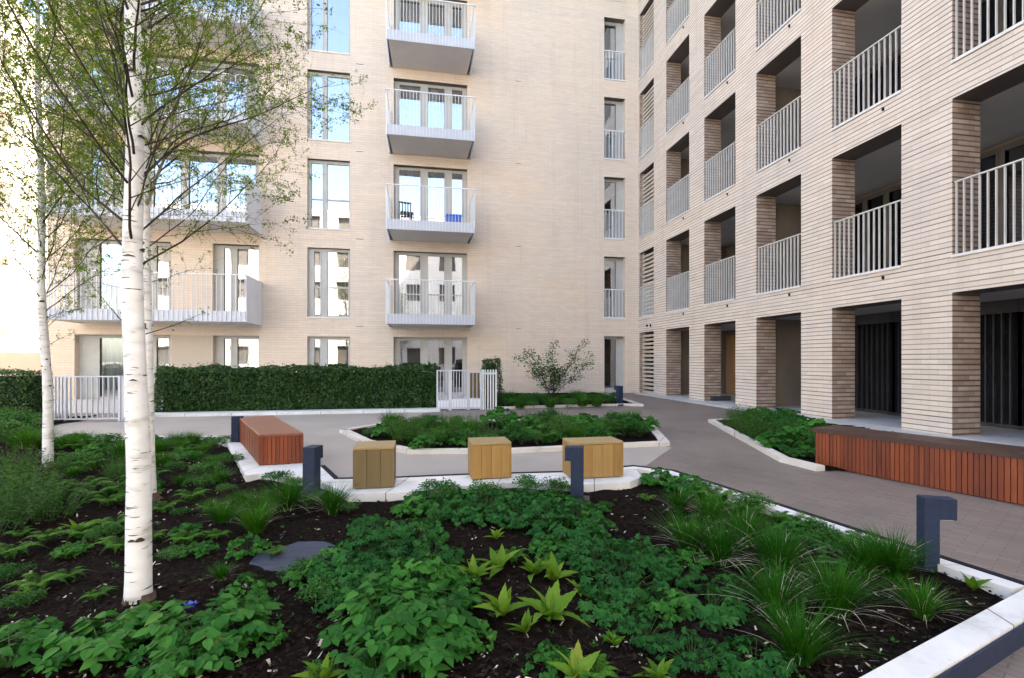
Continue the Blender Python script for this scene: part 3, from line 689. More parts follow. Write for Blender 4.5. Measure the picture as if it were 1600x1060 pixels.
def fin_panel(name, x0, x1, y, z0, z1, label, n, solid=(0, .3), rz=0):
    root = empty(name, ((x0+x1)/2, y, 0), rz); tag(root, label, 'gate' if name == 'gate' else 'fence'); hw = (x1-x0)/2
    m = MB()
    for x in (-hw, hw): m.box(x-.02, x+.02, -.02, .02, 0, z1)
    m.box(-hw+.02, hw-.02, -.018, .018, z1-.03, z1-.003); m.box(-hw+.02, hw-.02, -.018, .018, z0, z0+.03); m.build('frame', M['fascia'], root)
    m = MB()
    for i in range(1, n): 
        x = -hw+2*hw*i/n; m.box(x-.007, x+.007, -.03, .012, z0+.03, z1-.03)
    m.build('bars', M['fascia'], root)
    if solid[1] > 0:
        m = MB(); m.box(-hw+.02, hw-.02, -.012, .008, solid[0]+.03, solid[1]); m.build('lower_panel', M['white'], root)
    return root
fin_panel('fence', -7.52, -7.22, 11.5, .04, .94, 'short white fin fence panel at the left of the left garden gate', 5, (0, 0))
fin_panel('gate', -7.18, -6.2, 11.42, .04, .94, 'white barred garden gate behind the left birch trunks', 10, (0, 0))
fin_panel('fence', -6.16, -5.9, 11.45, .04, .94, 'narrow pale fence panel between the left gate and the long hedge', 2, (0, .9))
fin_panel('fence', .36, .66, 12.36, .04, 1.02, 'white fin fence panel joining the right end of the long hedge', 4, (0, .25))
gt = fin_panel('gate', .70, 1.12, 12.36, .04, 1.02, 'white barred garden gate with solid foot panel below the central balconies', 6, (0, .28))
fin_panel('fence', 1.16, 1.46, 12.38, .04, .98, 'pale fence panel with a timber infill, right of the right garden gate', 3, (0, .28))
m = MB(); m.box(1.19, 1.43, 12.40, 12.43, .30, .94); ti = m.build('timber_board', M['oak_old'])
tag(ti, 'upright timber board behind the pale fence panel by the right gate', 'board')
m = MB(); m.box(1.5, 1.53, 12.3, 12.5, 0, 1.02)
for i in range(5): m.box(1.56+i*.07, 1.59+i*.07, 12.36, 12.44, 0, 1.02)
m.box(1.53, 1.88, 12.38, 12.42, .9, .95)
tag(m.build('fence', M['rail']), 'fence of close white vertical fins on the right, under the climbing plant', 'fence')
# ------------------------------------------------------------ timber seats
def seat_box(name, corners, z0, z1, mats, label, cat, nplank, group=None, cap=.0, capm=None, ends=None):
    """vertical planks around a quadrilateral footprint (counter-clockwise), with a top"""
    C = [Vector(c) for c in corners]; cen = sum(C, Vector((0, 0)))/4
    root = empty(name, (cen.x, cen.y, z0)); tag(root, label, cat, group); Q = [c-cen for c in C]
    m = MB(); H = z1-z0
    for s in range(4):
        a, b = Q[s], Q[(s+1) % 4]; L = (b-a).length; n = max(2, round(L/nplank)); d = (b-a)/n; nn_ = Vector((d.y, -d.x)).normalized()
        for i in range(n):
            gp = .012 if nplank > .08 else .035; p, q = a+d*(i+gp), a+d*(i+1-gp); t = .025; jit = random.uniform(-.002, .002)
            o = nn_*jit
            m.prism([tuple(p+o), tuple(q+o), tuple(q-nn_*t), tuple(p-nn_*t)], .01, H-.03)
    m.build('slats', mats[0], root)
    m = MB(); k = 1-.03/max(.2, (Q[0]-Q[2]).length/2); m.prism([tuple(q*k) for q in Q], 0, H-.032); m.build('core', M['red_dark'] if cat == 'bench' else M['oak_old'], root)
    m = MB(); k = 1+cap; m.prism([tuple(q*k) for q in Q], H-.029, H); m.build('top', mats[1], root, bevel=.006)
    return root
z0 = KZ
# red bench box
gz = lambda x, y, z: g(x, y, z)
A = Vector(gz(405, 728, z0)); B = Vector(gz(474, 724, z0)); TL = Vector(gz(374, 653, .44)); TR = Vector(gz(427, 649, .44))
seat_box('bench', [A, B, TR, TL], z0-.004, .44, (M['corten'], M['corten_top']), 'short chunky red timber bench with a broad top, left of the yellow timber cubes', 'bench', .042)
def cube_at(fl, fr, depth, ztop, mats, label):
    a = Vector(gz(*fl, z0)); b = Vector(gz(*fr, z0)); d = (b-a); n = Vector((-d.y, d.x)).normalized()*depth
    return seat_box('seat_cube', [a, b, b+n, a+n], z0-.004, ztop, mats, label, 'seat', .105, 'timber seat cubes along the kerb', cap=.0)
cube_at((551, 765), (616, 762), .34, .475, (M['oak_old'], M['oak_top']), 'greenish brown weathered timber cube seat, leftmost of the three cubes')
cube_at((737, 750), (799, 747), .34, .455, (M['oak'], M['oak_top']), 'yellow timber cube seat with dark stains, middle one of the three cubes')
cube_at((893, 749), (974, 745), .30, .455, (M['oak'], M['oak_top']), 'clean yellow timber cube seat partly behind a grey bollard')
# long red bench on the right
root = empty('bench', (4.6, 5.05, 0)); tag(root, 'long dark red slatted timber bench on the right side of the path', 'bench')
path = [(4.60, 5.05), (4.74, 4.5), (4.90, 3.95), (5.06, 3.4), (5.24, 2.85), (5.44, 2.3), (5.66, 1.8)]
pv = [Vector(p)-Vector((4.6, 5.05)) for p in path]
def along(t):
    i = min(int(t), len(pv)-2); return pv[i].lerp(pv[i+1], t-i)
m = MB(); n = 82; T = len(pv)-1
for i in range(n):
    a, b = along(T*(i+.07)/n), along(T*(i+.93)/n); d = (b-a).normalized(); nn_ = Vector((-d.y, d.x))
    if nn_.x < 0: nn_ = -nn_
    jit = random.uniform(0, .004)
    m.prism([tuple(a+nn_*jit), tuple(b+nn_*jit), tuple(b+nn_*.03), tuple(a+nn_*.03)], .01, .40)
m.build('slats', M['corten'], root)
m = MB(); m.prism([(.0, .0), (.02, .02), (.46, .06), (.46, .02)], .01, .40)
tp = [pv[0]+Vector((.02, .0))]
inn2 = []; 
for i in range(T):
    a, b = pv[i], pv[i+1]; d = (b-a).normalized(); nn_ = Vector((-d.y, d.x)); nn_ = nn_ if nn_.x > 0 else -nn_
    m.prism([tuple(a+nn_*.032), tuple(b+nn_*.032), tuple(b+nn_*.45), tuple(a+nn_*.45)], 0, .399)
m.build('core', M['red_dark'], root)
m = MB()
for i in range(T):
    a, b = pv[i], pv[i+1]; d = (b-a).normalized(); nn_ = Vector((-d.y, d.x)); nn_ = nn_ if nn_.x > 0 else -nn_
    a2 = a+(Vector((-.012, .02)) if i == 0 else Vector((0, 0)))
    for q in range(3):
        m.prism([tuple(a2+nn_*(-.012+.158*q)), tuple(b+nn_*(-.012+.158*q)), tuple(b+nn_*(-.012+.158*q+.152)), tuple(a2+nn_*(-.012+.158*q+.152))], .402, .455)
m.build('top', M['red_dark'], root)
# ------------------------------------------------------------ bollards
def bollard(px, py, h, head_dir, label, wpx=None, z=.04, wd=.1, head=.14):
    x, y = g(px, py, z); root = empty('bollard', (x, y, 0), head_dir); tag(root, label, 'bollard', 'square path light bollards')
    m = MB(); s = wd/2; m.box(-s, s, -s, s, 0, h); m.box(s-.002, s+head, -s+.001, s-.001, h-.12, h-.0015) if head else None
    m.build('post', M['bollard'], root, bevel=.004)
    m = MB(); m.box(s+.015, s+head-.012, -s+.012, s-.012, h-.126, h-.1205); m.build('lamp_lens', M['frame'], root)
    m = MB(); m.box(-s-.05, s+.05, -s-.05, s+.05, -.02, .045); m.build('base_plate', M['dark_metal'], root)
    return root
bollard(1450, 893, .47, R(-22), 'dark blue bollard with a hooked head beside the path, nearest to the camera', wd=.078, head=.085)
bollard(902, 780, .50, R(160), 'grey bollard standing in front of the clean yellow timber cube', wd=.11, head=.05)
bollard(487, 772, .47, R(75), 'grey bollard between the red bench box and the leftmost timber cube', wd=.115, head=.05)
bollard(368, 697, .46, R(10), 'grey bollard just behind the left side of the red bench box', wd=.095, head=.05)
bollard(968, 634, .55, R(100), 'small distant grey bollard at the corner of the back planting strip', z=0, wd=.14, head=.1)
# slate slab and wrapper
SLAB = g(462, 864, .07); m = MB(); cx, cy = SLAB; rr = random.Random(5); pts = []
for i in range(18):
    t = 2*math.pi*i/18; r = 1+rr.uniform(-.11, .11); pts.append((cx+.235*math.cos(t)*r, cy+.22*math.sin(t)*r))
m.prism(pts, -.02, .058); tag(m.build('stone_slab', M['slate'], bevel=.008), 'flat blue grey slate slab lying in the mulch of the front bed', 'slab')
m = MB(); x, y = g(298, 944, .09)
for i in range(7):
    a = i*.9; m.poly([(x+.02*math.cos(a), y+.015*math.sin(a), .07+.02*(i % 2)), (x+.035*math.cos(a+1), y+.02*math.sin(a+1), .10), (x+.03*math.cos(a+2.2), y+.02*math.sin(a+2.2), .075)])
tag(m.build('wrapper', M['litter']), 'crumpled blue wrapper on the mulch right of the nearest birch foot', 'litter')
# ------------------------------------------------------------ mulch chips
rr = random.Random(11); m = MB()
def chip(m, x, y, s, mi):
    z = soil_h(x, y)+.006+rr.random()*.008; a = rr.uniform(0, 6.28); L, Wd, t = s, s*rr.uniform(.2, .5), s*.12
    Mx = Matrix.Translation((x, y, z)) @ Matrix.Rotation(a, 4, 'Z') @ Matrix.Rotation(rr.gauss(0, .35), 4, 'X') @ Matrix.Rotation(rr.gauss(0, .3), 4, 'Y')
    p = [(-L/2, -Wd/2*rr.uniform(.3, 1), 0), (L/2, -Wd/2, 0), (L/2*rr.uniform(.7, 1.1), Wd/2, t), (-L/2, Wd/2*rr.uniform(.3, 1), t)]
    m.poly([tuple(Mx @ Vector(q)) for q in p], mi)
cnt = 0
while cnt < 26000:
    d = 1.2+8.5*rr.random()**1.6; px = rr.uniform(-150, 1650); t = (px-800)/FPX; x, y = d*(t*c_+s_), d*(c_-t*s_)
    if not inside(x, y, FRONT_IN) or (math.hypot(x-SLAB[0], y-SLAB[1]) < .27 and rr.random() < .93): cnt += .2; continue
    u = rr.random(); chip(m, x, y, rr.uniform(.008, .035) if u < .965 else rr.uniform(.008, .035), 0 if u < .93 else 1); cnt += 1
tag(m.build('bark_mulch', [M['chip'], M['chip_pale']]), 'dark bark chips with scattered pale flecks covering the front bed', 'mulch', kind='stuff')
m = MB(); cnt = 0
while cnt < 420:
    d = 1.5+7.5*rr.random()**1.3; px = rr.uniform(-100, 1600); t = (px-800)/FPX; x, y = d*(t*c_+s_), d*(c_-t*s_)
    if not inside(x, y, FRONT_IN): continue
    cnt += 1; k = rr.randint(3, 6); z = soil_h(x, y)+.004; sc = rr.uniform(.008, .022); a0 = rr.uniform(0, 6.28)
    for i in range(k):
        a = a0+6.28*i/k+rr.uniform(-.3, .3); up = rr.uniform(.2, .9); c0 = Vector((x, y, z)); dv = Vector((math.cos(a), math.sin(a), up))*sc; sd_ = Vector((-math.sin(a), math.cos(a), 0))*sc*.28
        m.poly([tuple(c0), tuple(c0+dv*.55+sd_), tuple(c0+dv*1.1), tuple(c0+dv*.55-sd_)])
tag(m.build('seedlings', M['aquilegia']), 'tiny scattered seedlings and weeds between the bark chips', 'ground cover', kind='stuff')
#PLANTS
exec_plants = True
# ------------------------------------------------------------ leaf shapes
def xf(p, M4): return tuple(M4 @ Vector(p))
def lobed(mb, M4, r, lobes=5, deep=.35, spread=2.3, mi=0, rr=random):
    """palmate leaf in local XY, stalk at origin, tip along +Y"""
    pts = [(0, 0, 0)]; n = lobes*4
    for i in range(n+1):
        a = -spread+2*spread*i/n; ph = (i/4.0) % 1; lobe = abs(math.sin(math.pi*(i/4.0+.0)))
        k = (1-deep)+deep*(lobe**.7); env = .62+.38*math.cos(a*.62); rad = r*k*env*rr.uniform(.93, 1.07)
        x, y = rad*math.sin(a), rad*math.cos(a)+r*.12
        pts.append((x, y, -.22*(x*x+y*y)/max(r, .001)+rr.uniform(-.05, .05)*r))
    i0 = len(mb.v); mb.v += [xf(p, M4) for p in [(0, r*.05, .02*r)]+pts[1:]]
    for i in range(n): mb.f.append((i0, i0+1+i, i0+2+i)); mb.m.append(mi)
def blade(mb, M4, L, wd, mi=0, serr=0, seg=7, curl=.3, rr=random, fold=.15):
    """ovate blade along +Y with a folded midrib"""
    i0 = len(mb.v); rows = []
    for i in range(seg+1):
        t = i/seg; w_ = wd*math.sin(math.pi*min(1, .06+t*.94)**.75)*(1 if i < seg else .02); s = 1+(serr if i % 2 else -serr)
        z = -curl*L*t*t; y = L*t
        for (sx, dz) in ((-1, fold), (0, 0), (1, fold)): mb.v.append(xf((sx*w_*s, y+(serr*L*.12*(i % 2) if sx else 0), z+dz*w_), M4))
    for i in range(seg):
        a = i0+3*i
        for k in (0, 1): mb.f.append((a+k, a+k+1, a+k+4, a+k+3)); mb.m.append(mi)
def stalk(mb, p0, p1, r, mi=1, sag=0):
    p0, p1 = Vector(p0), Vector(p1); md = (p0+p1)/2+Vector((0, 0, sag)); mb.tube([p0, md, p1], [r, r*.8, r*.6], 3, mi, cap=False)
def frame_at(p, dirv, tilt_up=0, roll=0, scale=1):
    """matrix with +Y along dirv, +Z as up as possible"""
    y = Vector(dirv).normalized(); z = Vector((0, 0, 1)); x = y.cross(z)
    if x.length < .01: x = Vector((1, 0, 0))
    x.normalize(); z = x.cross(y); R3 = Matrix((x, y, z)).transposed(); M4 = R3.to_4x4() @ Matrix.Rotation(roll, 4, 'Y'); M4 = Matrix.Translation(p) @ M4
    return M4
def clump_compound(seed, R0=.24, H=.22, leaves=34, ls=.05, lobes=5, deep=.3, dense=3):
    """dome of ternate leaves on thin stalks (columbine / geranium look)"""
    rr = random.Random(seed); mb = MB()
    for k in range(leaves):
        a = rr.uniform(0, 6.28); q = math.sqrt(rr.random()); rad = R0*q; z = H*(1-.55*q*q)*rr.uniform(.65, 1.1)
        p = Vector((rad*math.cos(a), rad*math.sin(a), z)); stalk(mb, (p.x*.12, p.y*.12, 0), p, .0022, 1, .01)
        az = a+rr.gauss(0, .6)
        for j in range(dense):
            b = az+(j-(dense-1)/2)*(1.9/max(1, dense-1)) if dense > 1 else az
            dr = Vector((math.cos(b), math.sin(b), -.25-.35*q+rr.gauss(0, .15))); s = ls*rr.uniform(.75, 1.25)
            base = p+dr.normalized()*s*.35
            lobed(mb, frame_at(base, dr, roll=rr.gauss(0, .3)), s, lobes, deep, 1.9, 0, rr)
    return mb
def clump_fine(seed, R0=.2, H=.2, n=260, ls=.018):
    rr = random.Random(seed); mb = MB(); cl = [(rr.uniform(-.7, .7)*R0, rr.uniform(-.7, .7)*R0, rr.uniform(.5, 1)*H) for _ in range(9)]
    for (x, y, z) in cl: stalk(mb, (x*.02, y*.02, 0), (x, y, z), .0025, 1)
    for k in range(n):
        c = cl[k % 9]; a, b = rr.uniform(0, 6.28), rr.uniform(-.3, 1.4); r = R0*.48*rr.uniform(.5, 1)
        p = Vector((c[0]+r*math.cos(a)*math.cos(b), c[1]+r*math.sin(a)*math.cos(b), max(.01, c[2]*.75+r*.8*math.sin(b))))
        dr = Vector((math.cos(a), math.sin(a), rr.uniform(-.4, .7))); blade(mb, frame_at(p, dr, roll=rr.gauss(0, .6)), ls*rr.uniform(.9, 1.6), ls*.42, 0, 0, 3, .25, rr)
    return mb
def clump_feather(seed, R0=.2, H=.28, stems=46, ls=.028):
    """upright feathery stems with many narrow leaflets"""
    rr = random.Random(seed); mb = MB()
    for k in range(stems):
        a = rr.uniform(0, 6.28); q = math.sqrt(rr.random()); x, y = R0*q*math.cos(a), R0*q*math.sin(a); h = H*(1-.4*q)*rr.uniform(.7, 1.15)
        p0 = Vector((x*.6, y*.6, 0)); p1 = Vector((x*1.15, y*1.15, h)); mb.tube([p0, (p0+p1)/2+Vector((0, 0, .01)), p1], [.002, .0015, .001], 3, 1, cap=False)
        for j in range(15):
            t = .22+.78*j/14; p = p0.lerp(p1, t); az = j*2.4+k; dr = Vector((math.cos(az), math.sin(az), rr.uniform(.1, .8)))
            blade(mb, frame_at(p, dr, roll=rr.gauss(0, .4)), ls*rr.uniform(.7, 1.3)*(1.2-.5*t), ls*.17, 0, 0, 2, .2, rr)
    return mb
def tuft(seed, R0=.05, H=.3, n=240, spread=.55, wd=.0019, dry=.12):
    rr = random.Random(seed); mb = MB()
    for k in range(n):
        a = rr.uniform(0, 6.28); q = math.sqrt(rr.random()); p = Vector((R0*q*math.cos(a), R0*q*math.sin(a), 0)); dryb = rr.random() < dry
        out = spread*(.25+q)*rr.uniform(.5, 1.3)*(1.5 if dryb else 1); L = H*rr.uniform(.6, 1.15); dh = Vector((math.cos(a+rr.gauss(0, .4)), math.sin(a+rr.gauss(0, .4)), 0))
        side = Vector((-dh.y, dh.x, 0)); i0 = len(mb.v); seg = 5
        for i in range(seg+1):
            t = i/seg; w_ = wd*(1-t**2)*1.0+.0002; c = p+dh*(out*L*(t**1.6)*1.3)+Vector((0, 0, L*(t-.5*out*t*t*(1.3 if dryb else .9))))
            c.z = max(c.z, .004)
            mb.v += [tuple(c-side*w_), tuple(c+side*w_)]
        for i in range(seg): mb.f.append((i0+2*i, i0+2*i+1, i0+2*i+3, i0+2*i+2)); mb.m.append(1 if dryb else 0)
    return mb
def fern_mb(seed, L=.30, fronds=9, up=.95):
    rr = random.Random(seed); mb = MB()
    for k in range(fronds):
        a = 6.28*k/fronds+rr.uniform(-.3, .3); dh = Vector((math.cos(a), math.sin(a), 0)); Lf = L*rr.uniform(.7, 1.1); pts = []
        for i in range(9):
            t = i/8; pts.append(dh*Lf*t*(.6+.4*t)+Vector((0, 0, Lf*(up*1.6*t-up*1.35*t*t)+.01)))
        mb.tube(pts, [.0025*(1-.8*i/8) for i in range(9)], 3, 1, cap=False)
        side = Vector((-dh.y, dh.x, 0)); n = 22
        for j in range(n):
            t = .12+.88*j/n; f = t*8; i = min(7, int(f)); p = pts[i].lerp(pts[i+1], f-i); l = Lf*.26*math.sin(math.pi*(.15+.85*t)**.8)*(1.02-t*.5)+.004
            for sg in (-1, 1):
                dr = side*sg+dh*.45+Vector((0, 0, rr.uniform(-.15, .1))); blade(mb, frame_at(p, dr), l, l*.16+.001, 0, 0, 3, .2, rr)
    return mb
def rosette(seed, L=.175, n=9, up=.85):
    rr = random.Random(seed); mb = MB()
    for k in range(n):
        a = 6.28*k/n+rr.uniform(-.35, .35); e = rr.uniform(.45, up+.5); dr = Vector((math.cos(a)*math.cos(e), math.sin(a)*math.cos(e), math.sin(e)))
        l = L*rr.uniform(.65, 1.15); blade(mb, frame_at(Vector((0, 0, .012)), dr, roll=rr.gauss(0, .4)), l, l*.185, 0, .075, 13, rr.uniform(.1, .6), rr, .35)
    return mb
def pinnate(seed, R0=.26, H=.2, stems=17, ls=.049):
    """arching stems carrying pairs of rounded oval leaflets"""
    rr = random.Random(seed); mb = MB()
    for k in range(stems):
        a = 6.28*k/stems+rr.uniform(-.3, .3); dh = Vector((math.cos(a), math.sin(a), 0)); Lf = R0*rr.uniform(.55, 1.15); pts = []; hh = H*rr.uniform(.6, 1.15)
        for i in range(6):
            t = i/5; pts.append(dh*Lf*t+Vector((0, 0, hh*(1.9*t-1.15*t*t)+.01)))
        mb.tube(pts, [.003*(1-.7*i/5) for i in range(6)], 3, 1, cap=False); side = Vector((-dh.y, dh.x, 0))
        for j in range(6):
            t = .3+.7*j/5.; f = min(4.999, t*5); i = int(f); p = pts[i].lerp(pts[i+1], f-i)
            for sg in ((-1, 1) if j < 5 else (0,)):
                dr = side*sg+dh*(.5 if sg else 1)+Vector((0, 0, rr.uniform(-.3, .1))); l = ls*rr.uniform(.8, 1.25); blade(mb, frame_at(p, dr, roll=rr.gauss(0, .25)), l*1.3, l*.48, 0, .04, 5, .25, rr, .12)
    return mb
kinds = {}
def proto(kind, maker, mats, name, cat, n=3):
    kinds[kind] = dict(meshes=[], name=name, cat=cat, i=0)
    for k in range(n):
        o = maker(100+k*17+len(kinds)).build(name, mats, smooth=False); kinds[kind]['meshes'].append(o.data); bpy.data.objects.remove(o)
proto('dark', lambda s: clump_compound(s, .25, .2, 72, .036, 5, .42, 3), [M['geranium'], M['stem']], 'leafy_plant', 'plant', 4)
proto('aqui', lambda s: clump_compound(s, .24, .22, 50, .045, 3, .28, 3), [M['aquilegia'], M['stem']], 'leafy_plant', 'plant', 4)
proto('big', lambda s: clump_compound(s, .22, .19, 26, .074, 5, .45, 3), [M['geranium'], M['stem']], 'leafy_plant', 'plant', 3)
proto('pinn', lambda s: pinnate(s), [M['aquilegia'], M['stem']], 'leafy_plant', 'plant', 3)
proto('lime', lambda s: rosette(s), [M['lime'], M['stem']], 'rosette_plant', 'plant', 4)
proto('fern', lambda s: fern_mb(s), [M['fern'], M['stem']], 'fern', 'fern', 3)
proto('tuft', lambda s: tuft(s, .06, .30, 620, .5, .0019, .055), [M['grass'], M['straw']], 'grass_tuft', 'grass', 4)
proto('mound', lambda s: tuft(s, .09, .22, 520, .55, .0022, .02), [M['meadow'], M['straw']], 'grass_tuft', 'grass', 3)
proto('fine', lambda s: clump_fine(s, .2, .18, 1150, .016), [M['small'], M['stem']], 'bushy_plant', 'plant', 3)
proto('feat', lambda s: clump_feather(s, .22, .26, 60), [M['meadow'], M['stem']], 'feathery_plant', 'plant', 3)
WORD = dict(dark='dark clump of lobed leaves', aqui='green mound of rounded leaflets', big='dark clump of hand-shaped leaves', pinn='low plant with oval leaflets', lime='light green toothed rosette',
            fern='fresh green arching fern', tuft='arching dark grass tuft', mound='soft green grass mound', fine='tiny-leaved bushy plant', feat='feathery upright plant')
GRP = dict(front='plants in the mulched front bed', isl='plants in the island bed', rbed='plants in the bed beside the long red bench', back='plants in the strip under the brick front')
ORD = ['leftmost', 'second from left', 'third from left', 'fourth from left', 'fifth from left', 'sixth from left', 'seventh from left', 'eighth from left', 'ninth from left', 'tenth from left']+[f'{n} from left' for n in 'eleventh twelfth thirteenth fourteenth fifteenth sixteenth seventeenth eighteenth nineteenth twentieth'.split()]+['twenty-%s from left' % n for n in 'first second third fourth fifth sixth seventh'.split()]
placed = []
rp = random.Random(21)
def put(kind, px, py, sc, bed='front', z=.04, hs=1.0):
    K = kinds[kind]
    if bed == 'front':
        for _ in range(30):
            x, y = g(px, py, z)
            if any(inside(x+ox, y+oy, q) for q in (led1, led2) for ox, oy in ((0, 0), (.07, 0), (-.07, 0), (0, .09))) or (px > 30 and not inside(x+.02, y+.09, FRONT_IN)): py += 2.5
            else: break
    x, y = g(px, py, z)
    me = K['meshes'][K['i'] % len(K['meshes'])]; K['i'] += 1
    o = bpy.data.objects.new(K['name'], me); col.objects.link(o); o.location = (x, y, (soil_h(x, y) if bed == 'front' else .03)-.004)
    o.rotation_euler = (0, 0, rp.uniform(0, 6.28)); o.scale = (sc, sc, sc*(1.12 if bed == 'isl' else .95 if bed == 'rbed' else hs)); placed.append((o, kind, bed, px, py)); o['category'] = K['cat']; o['group'] = GRP[bed]
    return o
LM = [('front', 'by the nearest birch foot', 215, 935), ('front', 'by the left birch foot', 74, 725), ('front', 'beside the blue grey slate slab', 460, 862), ('front', 'beside the hooked blue bollard', 1450, 888),
      ('front', 'in front of the red bench box', 430, 740), ('front', 'in front of the leftmost timber cube', 590, 775), ('front', 'in front of the middle timber cube', 770, 765), ('front', 'below the bollard by the right cube', 905, 785),
      ('front', 'at the left picture edge', 0, 860), ('front', 'along the white kerb of the path', 1120, 770), ('front', 'along the kerb left of the hooked bollard', 1300, 830), ('front', 'at the bottom edge', 900, 1060), ('front', 'at the bottom edge below the nearest birch', 300, 1050), ('front', 'at the bottom edge left of centre', 600, 1060), ('front', 'at the bottom edge below the tufts', 1200, 1060),
      ('front', 'near the wide front kerb', 1400, 960), ('front', 'in the middle of the front bed', 800, 900), ('front', 'in the mulch right of centre', 1000, 850), ('front', 'left of the middle of the front bed', 620, 900), ('front', 'between the birches at the back', 150, 760), ('front', 'behind the nearest birch trunk', 300, 770)]
exec(compile('', 'x', 'exec')) if False else None
P = put
# foreground, right to left
for a in [('tuft', 1395, 905, .95), ('tuft', 1440, 960, .62), ('tuft', 1215, 900, 1.0), ('tuft', 1305, 960, .95), ('tuft', 1250, 1035, .78), ('tuft', 1215, 965, .85), ('tuft', 1125, 880, .9), ('tuft', 1075, 860, .95), ('tuft', 1165, 850, .9), ('tuft', 1350, 900, .8),
          ('tuft', 1060, 800, .7), ('tuft', 1110, 815, .8), ('aqui', 1320, 880, .62), ('fern', 1355, 868, .75), ('fern', 1250, 825, .7), ('fern', 1120, 775, .9), ('aqui', 1075, 765, .8), ('fine', 1180, 800, .8), ('fine', 1400, 868, .6), ('fern', 1385, 872, .5), ('aqui', 1030, 755, .75), ('fern', 1010, 782, .4), ('lime', 1520, 925, .55), ('fine', 1290, 848, .6), ('fine', 1090, 745, .7),
          ('big', 1110, 960, .60), ('dark', 1080, 1035, .55), ('big', 1180, 1045, .5), ('dark', 1150, 930, .5), ('dark', 980, 920, .95), ('dark', 950, 890, .9), ('dark', 1000, 880, .8), ('dark', 925, 865, .7), ('dark', 975, 955, .6), ('dark', 1055, 905, .6), ('aqui', 1080, 880, .5),
          ('big', 885, 850, .85), ('dark', 850, 825, .9), ('dark', 900, 812, .8), ('dark', 800, 820, .7), ('aqui', 860, 868, .55), ('fine', 740, 812, .55), ('fine', 760, 785, .8), ('fine', 830, 775, .9), ('fine', 690, 778, .9), ('fine', 870, 768, .7), ('fine', 655, 775, .6), ('dark', 930, 830, .6), ('fine', 945, 790, .35), ('dark', 800, 792, .8),
          ('lime', 740, 915, .85), ('lime', 780, 895, .9), ('lime', 835, 900, .95), ('lime', 865, 905, .8), ('lime', 785, 965, .85), ('lime', 860, 970, 1.0), ('lime', 905, 928, .6), ('lime', 820, 990, .5), ('lime', 775, 845, .5), ('lime', 900, 1060, .75), ('fern', 955, 1005, .25), ('lime', 1030, 1058, .6), ('fern', 930, 1058, .4), ('lime', 960, 1010, .35),
          ('dark', 640, 850, .9), ('dark', 590, 870, .95), ('dark', 560, 910, .9), ('dark', 620, 905, 1.0), ('dark', 670, 880, .8), ('dark', 575, 830, .6), ('fine', 675, 820, .55), ('dark', 520, 905, .6), ('dark', 545, 940, .6), ('aqui', 655, 935, .9), ('aqui', 600, 940, .8), ('pinn', 600, 985, .85), ('pinn', 665, 985, .85), ('pinn', 640, 1035, .8), ('pinn', 700, 965, .7), ('pinn', 590, 1065, .6), ('aqui', 700, 930, .65), ('pinn', 690, 1030, .55),
          ('fine', 500, 940, .6), ('aqui', 480, 905, .5), ('aqui', 385, 935, .5), ('fine', 395, 960, .4), ('aqui', 400, 1005, .45), ('fine', 500, 1060, .3), ('lime', 505, 1062, .6),
          ('pinn', 310, 1010, .9), ('pinn', 370, 1000, .7), ('pinn', 160, 1020, .8), ('pinn', 215, 1010, .6), ('aqui', 250, 1040, .5), ('pinn', 300, 1058, .6), ('pinn', 15, 1045, .7), ('pinn', 110, 1040, .45),
          ('mound', 350, 815, .75), ('tuft', 400, 830, .8), ('mound', 415, 800, .9), ('tuft', 450, 795, .95), ('tuft', 520, 800, .85), ('mound', 375, 790, .6), ('fine', 545, 800, .5), ('fine', 430, 745, .75), ('fine', 465, 752, .6), ('mound', 330, 800, .5), ('fern', 340, 840, .45), ('mound', 480, 790, .6),
          ('fern', 300, 780, .7), ('fine', 350, 770, .45), ('fern', 335, 720, .5), ('fine', 360, 690, .8), ('mound', 275, 695, 1.0), ('mound', 300, 690, .9), ('fine', 330, 690, .7), ('mound', 250, 705, .9), ('fern', 255, 800, .6), ('fern', 180, 830, .75), ('fern', 130, 840, .6), ('fern', 190, 860, .7), ('lime', 120, 830, .7), ('fern', 170, 790, .7), ('fern', 130, 770, .85), ('feat', 190, 750, .9), ('fern', 105, 870, .5), ('fern', 60, 920, .6), ('lime', 40, 930, .5), ('fern', 105, 905, .4), ('fern', 20, 870, .7),
          ('feat', 30, 800, 1.5), ('feat', 70, 810, 1.2), ('feat', 0, 790, 1.5), ('feat', 45, 760, 1.3), ('feat', -15, 830, 1.3), ('feat', 20, 740, 1.4), ('feat', 90, 780, .9), ('mound', 130, 700, 1.2), ('fine', 160, 705, 1.1), ('mound', 190, 712, 1.1), ('fine', 110, 730, 1.0), ('feat', 170, 730, .9), ('mound', 100, 700, 1.1), ('fern', 140, 735, .9), ('fine', 225, 700, 1.0), ('mound', 40, 700, 1.5), ('fine', 20, 690, 1.6), ('fine', 0, 680, 1.8), ('mound', 60, 690, 1.3), ('fine', 25, 672, 1.6), ('mound', -20, 670, 2.0), ('mound', 5, 662, 1.8), ('fine', 50, 665, 1.3),
          ('fern', 290, 850, .5), ('fern', 150, 940, .35), ('fern', 235, 845, .5), ('aqui', 310, 870, .4), ('fine', 385, 905, .25)]:
    P(*a)
